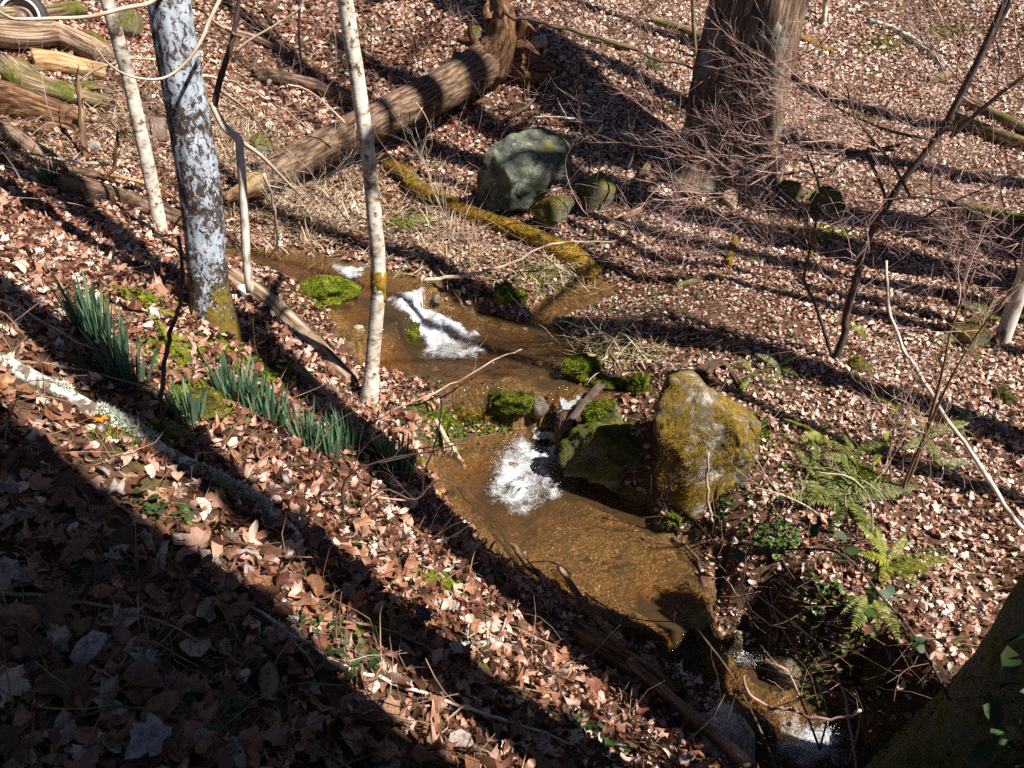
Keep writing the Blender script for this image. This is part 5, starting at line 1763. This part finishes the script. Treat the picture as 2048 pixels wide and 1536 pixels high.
# ------------------------------------------------------------------ ferns
def frond_mesh(seed, m, pairs=20, arch=.25):
    r = np.random.default_rng(seed)
    rb = RB()
    ys = np.linspace(0, 1, pairs + 2)
    def spine(y):
        return np.array([.04 * math.sin(y * 2 + seed), y, arch * (y - y * y) * 1.2 - .04 * y])
    sp = np.array([spine(y) for y in ys])
    V, F = ribbon(sp, np.linspace(.008, .002, len(sp)))
    rb.add(V, F, .2)
    for i in range(1, pairs + 1):
        y = ys[i]
        L = .17 * (math.sin(math.pi * min(1, (y * .86 + .16))) ** .8) * r.uniform(.88, 1.08)
        for s in (-1, 1):
            b = spine(y)
            d = unit(np.array([s, .22 + .25 * y, r.normal(.02, .12)]))
            w = .021
            t = np.array([-d[1], d[0], 0]) * w
            mid = b + d * L * .45 + np.array([0, 0, .012])
            e = b + d * L + np.array([0, 0, -.02])
            Vp = np.array([b - t * .4, mid - t, e, mid + t, b + t * .4])
            rb.add(Vp, np.array([[0, 1, 3, 4]]), r.random())
            rb.F.append(np.array([[1, 2, 3]]) + rb.n - 5)
    me = np_mesh('frond', np.concatenate(rb.V), [np.concatenate([f for f in rb.F if f.shape[1] == k]) for k in (3, 4)], {'rnd': np.concatenate(rb.r)})
    me.materials.append(M[m])
    return me
FROND = {m: [frond_mesh(500 + k, m, 20 + k, .2 + .12 * k) for k in range(3)] for m in ('fern', 'fern_yellow', 'fern_brown')}
RF = np.random.default_rng(61)
def fern(label, u, v, n, L, m='fern', heading=None, spread=6.28, group=None, flat=.12):
    g = G(u, v)
    t = thing('fern', label, 'fern', g, group)
    nrm = slope_normal(g[0], g[1])[0]
    h0 = RF.uniform(0, 6.28) if heading is None else heading
    for k in range(n):
        a = h0 + (k + .5 - n / 2) / n * spread + RF.normal(0, .15)
        B = basis(nrm[None], np.array([a]), RF.normal(0, .1, (1, 3)))[0]
        Rm = Matrix(B.T.tolist()).to_4x4() @ Matrix.Rotation(abs(RF.normal(flat, .12)), 4, 'X') @ Matrix.Rotation(RF.normal(0, .35), 4, 'Y')
        o = bpy.data.objects.new('frond', FROND[m][RF.integers(3)])
        o.matrix_local = Matrix.Translation((0, 0, .03)) @ Rm @ Matrix.Scale(L * RF.uniform(.55, 1.0), 4)
        link(o, t)
    return t
for lab, u, v, n, L, m in [
    ('yellow green fern nearest to the right shoulder of the tall boulder', 1640, 875, 5, .34, 'fern_yellow'),
    ('full green fern between the tall boulder and the slender leafless shrub', 1700, 925, 6, .38, 'fern'),
    ('small fern just left of the slender leafless shrub base', 1755, 915, 4, .3, 'fern_yellow'),
    ('large green fern under the leaning pole beside the slender shrub', 1850, 880, 6, .36, 'fern'),
    ('smaller fern uphill beyond the leaning pole', 1905, 860, 4, .3, 'fern'),
    ('sparse fern above the slender shrub in a tree shadow', 1790, 815, 4, .3, 'fern_yellow'),
    ('flat fern between boulder and the largest dark fern', 1630, 930, 4, .3, 'fern')]:
    fern(lab, u, v, n, L, m)
fern('largest dark fern in the tangle of bare twigs on the right bank', 1685, 1010, 9, .5)
fern('fern with long fronds hanging toward the tall boulder from the dark fern', 1650, 985, 6, .42, 'fern')
fern('small fern on the leaves right beside the ribbed bark sheet', 1505, 755, 4, .28)
fern('small fern on open leaves downhill of the forked shrub', 1560, 742, 4, .28)
fern('tiny fern between the ribbed bark sheet and the tall boulder', 1480, 790, 3, .2, 'fern_yellow')
fern('grey green fern draped on the dark mossy rock of the right slope', 1930, 690, 4, .36)
fern('fern cluster around the grey trunk with a bright edge', 2000, 640, 7, .45)
fern('lone fern uphill of the mossy stub in the middle of the slope', 1530, 520, 5, .34)
fern('pale fern under the fine reddish twigs of the wide shrub', 1640, 400, 5, .4)
fern('fern in the sun between the mossy rocks and the big trunk', 1410, 402, 4, .35)
fern('small bright fern next to the fork of the wide shrub', 1700, 660, 6, .32, 'fern_yellow')
fern('withered brown fern folded near the ribbed bark sheet', 1440, 702, 3, .28, 'fern_brown')
fern('arching yellow green fern above the herbs of the lower far bank', 1775, 1140, 8, .36, 'fern_yellow', flat=.5)
fern('limp fern hanging down the far bank beside the lower pool', 1735, 1200, 5, .36, 'fern', -1.9, 1.2)
fern('shaded fern on the slope left of the dark slanting log', 1222, 470, 4, .3)
fern('dark fern standing by the mossy stub near the top of the shaded slope', 728, 130, 5, .5, 'fern_yellow', flat=.9)
fern('bright fern glowing beside the moss covered log', 815, 452, 7, .36, 'fern_yellow')
fern('long yellow fern lying above the dense daffodil clump', 232, 585, 5, .34, 'fern_yellow', -.5, 1.2)
fern('yellow fern fronds pointing at the foot of the lichen trunk', 300, 625, 5, .32, 'fern_yellow', -.6, 1.4)
fern('short green fern between lichen trunk and moss hummock', 335, 690, 4, .22, 'fern_yellow')
fern('small fern beside the sunlit wide daffodil clump', 395, 770, 3, .24, 'fern_yellow', -1., .8)
fern('fern frond in the shadow under the smooth fallen pole', 590, 742, 3, .28, 'fern_yellow', -.7, .9)
fern('fern sprawling along the upper side of the lichen branch', 295, 860, 5, .28, 'fern', -.7, 1.2)
fern('little fern growing under the middle of the lichen branch', 430, 975, 4, .24, 'fern', -.6, 1.6)
fern('tiny bright fern in the sun on the lower near bank', 870, 1170, 5, .16, 'fern_yellow')
fern('dull fern frond lying along the shadow edge of the near bank', 760, 1215, 3, .26, 'fern', -.6, .6)
fern('fern hanging from the earth dam beside the lowest daffodils', 835, 915, 5, .24, 'fern_yellow', -.9, 1.6)
fern('fern in the dark below the wide reddish shrub by the leaning pole', 1880, 935, 4, .32)
fern('fern on the far slope under the drooping dark branch', 1290, 130, 5, .5)

# ------------------------------------------------------------------ herbs
RH = np.random.default_rng(71)
def herb_leaves(rb, g, rad, n, size, hgt, r):
    for k in range(n):
        a = r.uniform(0, 6.28); q = rad * math.sqrt(r.random())
        x, y = g[0] + q * math.cos(a), g[1] + q * math.sin(a)
        if WD(x, y) < -.02:
            continue
        z = H(x, y) + r.uniform(.2, 1.) * hgt
        s = size * r.uniform(.6, 1.25)
        yaw = r.uniform(0, 6.28)
        n_ = unit(np.array([r.normal(0, .35), r.normal(-.1, .35), 1]))
        f = np.array([math.cos(yaw), math.sin(yaw), 0]); f = unit(f - n_ * (f @ n_)); sd = np.cross(f, n_)
        c = np.array([x, y, z])
        V = np.array([c - f * s * .5, c - f * s * .1 + sd * s * .42, c + f * s * .35 + sd * s * .3 - n_ * s * .06, c + f * s * .55, c + f * s * .35 - sd * s * .3 - n_ * s * .06, c - f * s * .1 - sd * s * .42, c - n_ * s * .08])
        rb.add(V, np.array([[6, i, (i + 1) % 6] for i in range(6)]), r.random())
def herb(label, u, v, rad, n, size, hgt, m='green_leaf'):
    rb = RB()
    herb_leaves(rb, G(u, v), rad, n, size, hgt, RH)
    t = thing('leafy_plant', label, 'plant', G(u, v))
    rb.build('leaves', M[m], t, 'stuff')
    return t
herb('bushy green herb on the rim of the dark recess in the far bank', 1555, 1095, .13, 120, .035, .12)
herb('rosette of round green leaves below the arching yellow green fern', 1615, 1190, .09, 60, .032, .06)
herb('bright green herb patch beside the lower pool under the bare stems', 1640, 1300, .14, 130, .034, .07)
herb('green herbs on the dark water edge left of the bright herb patch', 1600, 1325, .1, 60, .03, .06)
herb('small green herb with rounded leaves between the leaves of the lower far bank', 1715, 1270, .09, 50, .03, .06)
herb('low green herbs topping the earth dam above the waterfall pool', 1000, 795, .24, 260, .022, .05)
herb('fresh green herbs hanging over the dam edge left of the waterfall', 920, 825, .24, 240, .022, .06)
herb('green herbs on the sunny clod beside the side channel', 1110, 560, .22, 150, .024, .06)
herb('dark green ivy leaves on the bank right of the middle pool', 1220, 690, .3, 170, .03, .05, 'green_leaf_dark')
herb('little green herbs at the mossy shoulder of the tall boulder', 1440, 1030, .08, 40, .03, .05)
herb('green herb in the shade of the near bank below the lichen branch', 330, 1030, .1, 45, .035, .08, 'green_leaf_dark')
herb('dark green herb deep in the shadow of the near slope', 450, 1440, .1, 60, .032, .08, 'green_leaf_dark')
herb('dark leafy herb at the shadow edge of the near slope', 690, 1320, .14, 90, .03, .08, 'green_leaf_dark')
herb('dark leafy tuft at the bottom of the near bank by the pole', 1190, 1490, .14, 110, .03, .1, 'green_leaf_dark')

def ground_cover():
    rb = RB()
    r = np.random.default_rng(72)
    boxes = [(1150, 600, 90, 40), (1300, 560, 80, 40), (1330, 300, 80, 60), (900, 540, 80, 25), (1000, 540, 60, 25), (640, 600, 60, 30), (1500, 1010, 60, 40), (620, 1080, 160, 60),
             (250, 700, 140, 80), (1700, 1080, 150, 120), (800, 790, 60, 20), (1560, 800, 200, 100), (980, 60, 200, 50), (1250, 130, 120, 60), (350, 1300, 250, 120), (900, 870, 40, 12), (820, 880, 60, 30)]
    for k in range(900):
        b = boxes[r.integers(len(boxes))]
        g = G(r.normal(b[0], b[2]), r.normal(b[1], b[3]))
        if WD(g[0], g[1]) < .02:
            continue
        herb_leaves(rb, g, .035, r.integers(3, 7), .021 * (1 + .05 * g[1]), .035, r)
    tag(rb.build('ground_cover', M['green_leaf'], ground, 'stuff'), 'scattered small green leaves growing through the litter')
ground_cover()

def petals(name, label, u, v, m, s, cat, n=6, up=.02):
    g = G(u, v)
    t = thing(name, label, cat, g)
    for k in range(n):
        a = k / n * 6.28
        V, F = ribbon(np.array([[0, 0, 0], [.5, 0, .15], [1, 0, .1]]) * s, np.array([.12, .3, .08]) * s)
        c, q = math.cos(a), math.sin(a)
        V = V @ np.array([[c, q, 0], [-q, c, 0], [0, 0, 1]])
        solid('petal' if name == 'flower' else 'lobe', V + g + np.array([0, 0, up]), [F], M[m], t)
    return t
petals('flower', 'single yellow blossom at the edge of the main pool', 878, 997, 'petal', .03, 'flower', 6, .05)
petals('fungus', 'small orange fungus below the lichen branch', 205, 850, 'fungus', .035, 'fungus', 6, .03)

# ------------------------------------------------------------------ white water, droplets, gravel
def foam(name, label, poly, seed, amp=.03, st=.011, nd=600, edge=.12, lift=.012, fall=0.):
    W3 = np.array([at_z(*p) for p in poly])
    W = W3[:, :2]
    xs = np.arange(W[:, 0].min(), W[:, 0].max(), st); ys = np.arange(W[:, 1].min(), W[:, 1].max(), st)
    X, Y = np.meshgrid(xs, ys)
    P = np.c_[X.ravel(), Y.ravel()]
    sd = poly_sd(P, W)
    wl, wsd = water_z(P[:, 0], P[:, 1])
    P3 = np.c_[P, np.zeros(len(P))]
    sd = sd + .05 * fbm(P3 * 9, seed, 3)
    dens = smooth(0, edge, -sd) * (.62 + .38 * smooth(-.4, .5, fbm(P3 * 5, seed + 9, 3)))
    ok = (sd < .0) & (wl > -5) & (wsd < .03)
    z = wl + lift + dens * amp * (.5 + fbm(P3 * 11, seed + 2, 4, .45) * 1.1)
    idx = -np.ones(len(P), int); idx[ok] = np.arange(ok.sum())
    nx = len(xs)
    i = (np.arange(len(ys) - 1)[:, None] * nx + np.arange(nx - 1)[None]).ravel()
    q = np.c_[i, i + 1, i + nx + 1, i + nx]
    q = q[ok[q].all(1)]
    V = np.c_[P, z]
    me = np_mesh(name, V[ok], [idx[q]], {'dens': dens[ok]}, True)
    o = tag(add_mesh(name, me, M['foam']), label, None, None, 'stuff')
    r = np.random.default_rng(seed)
    cand = np.where(ok & (dens > .25))[0]
    if len(cand) < 5:
        cand = np.where(ok)[0]
    sel = r.choice(cand, nd)
    O = np.array([[1, 0, 0], [-1, 0, 0], [0, 1, 0], [0, -1, 0], [0, 0, 1], [0, 0, -1]], float)
    OF = np.array([[0, 2, 4], [2, 1, 4], [1, 3, 4], [3, 0, 4], [2, 0, 5], [1, 2, 5], [3, 1, 5], [0, 3, 5]])
    s = r.uniform(.001, .0036, nd)
    C = V[sel] + np.c_[r.normal(0, .018, (nd, 2)), np.abs(r.normal(0, .022, nd)) + .004]
    VV = (O[None] * s[:, None, None] + C[:, None]).reshape(-1, 3)
    FF = (OF[None] + (np.arange(nd) * 6)[:, None, None]).reshape(-1, 3)
    me = np_mesh('droplets', VV, [FF], {'tc': VV}, True)
    tag(add_mesh('droplets', me, M['droplet'], o), kind='stuff')
foam('foam', 'white churning foam of the upper cascade', [(762, 622, .62), (785, 588, .68), (840, 580, .64), (885, 612, .5), (925, 645, .43), (965, 668, .4), (1000, 700, .4), (965, 728, .4), (880, 735, .4), (825, 722, .42), (828, 685, .45), (795, 650, .55)], 81, .035, nd=400, edge=.2)
foam('foam', 'white foam plume under the little waterfall in the main pool', [(1085, 818, .3), (1150, 812, .3), (1150, 850, .06), (1150, 880, .01), (1160, 930, 0), (1150, 970, 0), (1140, 1010, 0), (1095, 1045, 0), (1030, 1050, 0), (965, 1020, 0), (930, 970, 0), (965, 910, 0), (1000, 875, 0), (1045, 860, 0)], 82, .04, nd=900, edge=.30)
foam('foam', 'white streaks of the little waterfall between the two pools', [(1075, 800, .35), (1165, 800, .35), (1150, 850, .06), (1150, 885, .0), (1055, 885, .0), (1070, 850, .06)], 86, .015, nd=60, edge=.05)
foam('foam', 'thin white riffle at the head of the upper reach', [(640, 540, .73), (670, 528, .74), (730, 535, .73), (742, 556, .72), (690, 566, .73)], 83, .02, nd=200, edge=.16)
foam('foam', 'white trickle over the lip below the sandy pool', [(1385, 1240, -.03), (1440, 1228, -.03), (1480, 1250, -.1), (1530, 1300, -.3), (1560, 1340, -.34), (1500, 1345, -.34), (1440, 1300, -.28)], 84, .03, nd=500, edge=.10)
foam('foam', 'sparkling white water rushing past the pale flat stone', [(1500, 1450, -.45), (1580, 1420, -.42), (1650, 1440, -.45), (1720, 1500, -.52), (1720, 1560, -.58), (1540, 1560, -.58)], 85, .03, nd=900, edge=.16)

def gravel():
    r = np.random.default_rng(91)
    xs = r.uniform(-4, 3, 90000); ys = r.uniform(2.4, 9, 90000)
    sd = WD(xs, ys)
    k = (sd < -.03)
    P = np.c_[xs, ys, H(xs, ys)][k][:14000]
    n = len(P)
    O = np.array([[1, 0, 0], [-1, 0, 0], [0, 1, 0], [0, -1, 0], [0, 0, .6], [0, 0, -.6]], float)
    OF = np.array([[0, 2, 4], [2, 1, 4], [1, 3, 4], [3, 0, 4]])
    s = r.uniform(.003, .008, n) * np.where(r.random(n) < .03, 2.5, 1)
    V = (O[None, :5] * s[:, None, None] * r.uniform(.6, 1.3, (n, 5, 1)) + P[:, None]).reshape(-1, 3)
    F = (OF[None] + (np.arange(n) * 5)[:, None, None]).reshape(-1, 3)
    t = NT('stream_gravel')
    c = t.ramp(t.attr('rnd', 'Fac'), [(.1, (.07, .03, .01)), (.5, (.24, .125, .04)), (.85, (.42, .27, .11)), (1., (.6, .5, .36))])
    m = t.done(c, .6)
    me = np_mesh('gravel', V, [F], {'rnd': np.repeat(r.random(n), 5)}, True)
    tag(add_mesh('gravel', me, m, ground), 'golden brown gravel on the stream bed', kind='stuff')
gravel()
STREAM = [(1010, 700, .035), (1080, 730, .045), (960, 705, .03), (1050, 660, .03), (1000, 735, .04), (700, 610, .05), (720, 660, .05), (900, 620, .04), (760, 560, .05), (1230, 1150, .02), (1390, 1150, .03), (1160, 1130, .02), (960, 1040, .03),
          (870, 740, .04), (840, 735, .03), (1060, 700, .03), (1100, 690, .035), (1085, 760, .04), (640, 560, .05), (560, 535, .05), (740, 700, .04), (1130, 620, .03), (1180, 590, .03), (1310, 1170, .02), (1050, 1110, .025), (1190, 1180, .02), (1340, 1120, .015)]
for k, (u, v, s) in enumerate(STREAM):
    g = G(u, v)
    V, F = rock_geo(g + np.array([0, 0, s * .3]), (s * 1.3, s, s * .7), 300 + k, k, 9, .1, 18, 12)
    solid('stream_stone', V, F, M['rock_tan'], None, 'small brown stone lying on the stream bed under the water', 'stone', 'stones on the stream bed')
for k, (lab, u, v, s, z) in enumerate([
    ('wet dark rock at the left lip of the little waterfall', 1078, 822, (.11, .08, .12), .0),
    ('wet dark rock under the fallen stick at the right lip of the waterfall', 1168, 835, (.12, .08, .14), .0),
    ('dark rock breaking the upper cascade near the birch', 800, 655, (.10, .09, .10), .04),
    ('wet brown rock parting the white water of the upper cascade', 868, 612, (.12, .08, .09), .06),
    ('brown stone in the shallows left of the bright moss cushion', 1100, 775, (.08, .06, .06), .05),
    ('dark stone at the mouth of the side channel', 1118, 655, (.09, .07, .06), .04),
    ('ledge stone holding back the sandy pool at its outflow', 1395, 1262, (.14, .09, .12), .0),
    ('wet stone in the trickle below the outflow ledge', 1465, 1300, (.09, .07, .09), .02),
    ('dark stone against the far bank of the lower pool', 1560, 1352, (.13, .09, .11), .03),
    ('dark flat stone at the near edge of the lower pool', 1290, 1345, (.1, .07, .06), .02)]):
    g = G(u, v)
    V, F = rock_geo(g + np.array([0, 0, s[2] * .3 + z]), s, 330 + k, k * .7, 11, .12, 36, 24)
    solid('wet_rock', V, F, M['rock_wet'], None, lab, 'rock')

# ------------------------------------------------------------------ trees whose shadows fall into the picture
def outer_tree(label, x, y, r, h, lean=(0, 0), n=7, m='bark_furrow', flare=.3, sides=40, moss=0, group=None, Lr=(1.5, 3.2), zmin=.45, taper_=1.):
    g = np.array([x, y, H(x, y)])
    t = thing('tree', label, 'tree', g, group)
    P = np.array([g + np.array([lean[0] * k, lean[1] * k, k]) for k in (-.3, .25, .8, 1.6, 3, 5, h * .6, h)])
    R_ = r * np.array([1 + flare * 1.5, 1 + flare, 1 + flare * .4, 1.05, 1. * (.4 + .6 * taper_), .92 * taper_, .7 * taper_, .3])
    mb = MB()
    tube(mb, P, R_, sides, 8, ridged(.03, 4, 2.5, int(abs(x * 7 + y * 13)), .12, .5))
    V = np.concatenate(mb.V); Fq = [np.concatenate(f) for f in mb.F.values()]
    mb.build('trunk', M[m], t)
    if moss:
        fuzz('moss', V, Fq, moss, .02, M['moss_dull'], t, 5, -.9, .7, .2, mask=lambda c: (c[:, 2] < 3.2) * (fbm(c * 3, 9, 3) > -.1) * 1.)
    limbs(t, P[0], P[-1], r, n, RT, M['bark_dark'], zmin, Lr, 2, 3, (5, 3, 2))
    return t
fore = outer_tree('big moss covered trunk rising close on the near bank beside the lower pool', 2.27, 2.13, .41, 15, (.07, .026), 6, 'rock_mossy', .5, 64, 6000, taper_=.76)
fz = H(2.27, 2.13)
wood('shade_fork', None, None, np.array([[2.32, 2.2, fz + .6], [2.45, 2.45, fz + 1.1], [2.6, 2.74, fz + 1.55], [2.63, 2.8, fz + 1.95]]), [.24, .22, .2, .17], M['rock_mossy'], 24, 6, ridged(.03, 4, 2.5, 5), parent=fore, ragged=.3)  # fork stub added out of view to shade the lower pool
outer_tree('massive old trunk behind the viewer shading the near slope', 2.5, -.8, .72, 20, (0, 0), 4, 'bark_furrow', .1, 48, Lr=(2, 4))
outer_tree('thin tree next to the massive old trunk behind the viewer', 3.0, .27, .23, 14, (0, 0), 3, 'birch_grey', .2, 16)
# evergreen shrub right of the viewer, added to shade the lower near bank
sx, sy = 1.98, 1.32
t = thing('shade_shrub', 'dense evergreen shrub added beside the mossy foreground trunk to shade the near bank', 'shrub', (sx, sy, H(sx, sy)))
wood('stem', None, None, np.array([[sx, sy, H(sx, sy) - .1], [sx + .03, sy, 1.2], [sx, sy - .03, 2.1]]), [.03, .025, .01], M['bark_dark'], 8, 4, parent=t)
rb = RB()
for k in range(1500):
    c = np.array([sx, sy, 1.5]) + np.clip(RH.normal(0, 1, 3), -1.7, 1.7) * np.array([.27, .27, .42])
    V, Fc = leaf_variant('simple', 720 + k % 9)
    Bm = basis(unit(RH.normal(0, .6, 3) + np.array([0, 0, 1]))[None], np.array([RH.uniform(0, 6.28)]), np.zeros((1, 3)))[0]
    rb.add(V * np.array([1., 1, .4]) @ Bm * .11 + c, Fc, RH.random())
rb.build('leaves', M['green_leaf_dark'], t, 'stuff')
outer_tree('slim tree out on the right bank flat, nearest the stream', 5.2, 3.3, .09, 15, (0, 0), 4, 'birch_grey', .2, 16)
outer_tree('straight tree out on the right bank flat beside the slim tree', 6.2, 3.6, .2, 17, (0, 0), 5, 'bark_furrow', .2, 20)
outer_tree('thin tree out on the right bank flat behind the straight tree', 7.0, 4.8, .10, 16, (0, 0), 4, 'birch_grey', .2, 16)
outer_tree('sturdy tree on the right bank flat by the hill foot', 8.7, 5.65, .38, 21, (0, 0), 7, 'bark_furrow', .2, 24)
outer_tree('stout old tree on the right bank flat opposite the huge furrowed trunk', 11., 5.25, .45, 20, (0, 0), 6, 'bark_furrow', .2, 32)

outer_tree('grey barked tree on the right bank flat between two slimmer ones', 9.6, 4.13, .17, 20, (0, 0), 6, 'birch_grey', .2, 20)
outer_tree('tall forest tree at the hill foot beyond the stout old tree', 12.5, 6.9, .28, 22, (0, 0), 7, 'bark_furrow', .2, 24, Lr=(2, 4.5))
outer_tree('tall forest tree on the hillside far to the right', 14.0, 8.2, .22, 22, (0, 0), 7, 'bark_furrow', .2, 24, Lr=(2, 4.5))

# leafy sprig in front of the foreground trunk
sp = path_px([(1900, 1400), (1835, 1280), (1765, 1195), (1690, 1112), (1600, 1098), (1510, 1108), (1430, 1118)], 2.0, 1.75)
t = thing('leafy_sprig', 'thin leafy green sprig reaching out from the mossy foreground trunk', 'sprig', sp[0])
wood('stem', None, None, sp, np.linspace(.006, .002, 7), M['bark_dark'], 6, 4, parent=t)
for k in range(18):
    q = sp[3 + k % 4] if k < 9 else sp[1 + k % 2]
    c = q + RH.normal(0, .028, 3)
    rb = RB()
    V, Fc = leaf_variant('oval', 700 + k)
    Bm = basis(unit(RH.normal(0, .5, 3) + np.array([0, -.4, 1]))[None], np.array([RH.uniform(0, 6.28)]), np.zeros((1, 3)))[0]
    rb.add((V * np.array([1.2, 1, .4])) @ Bm * .042 + c, Fc, RH.random())
    rb.build('leaf', M['green_leaf_dark'], t)
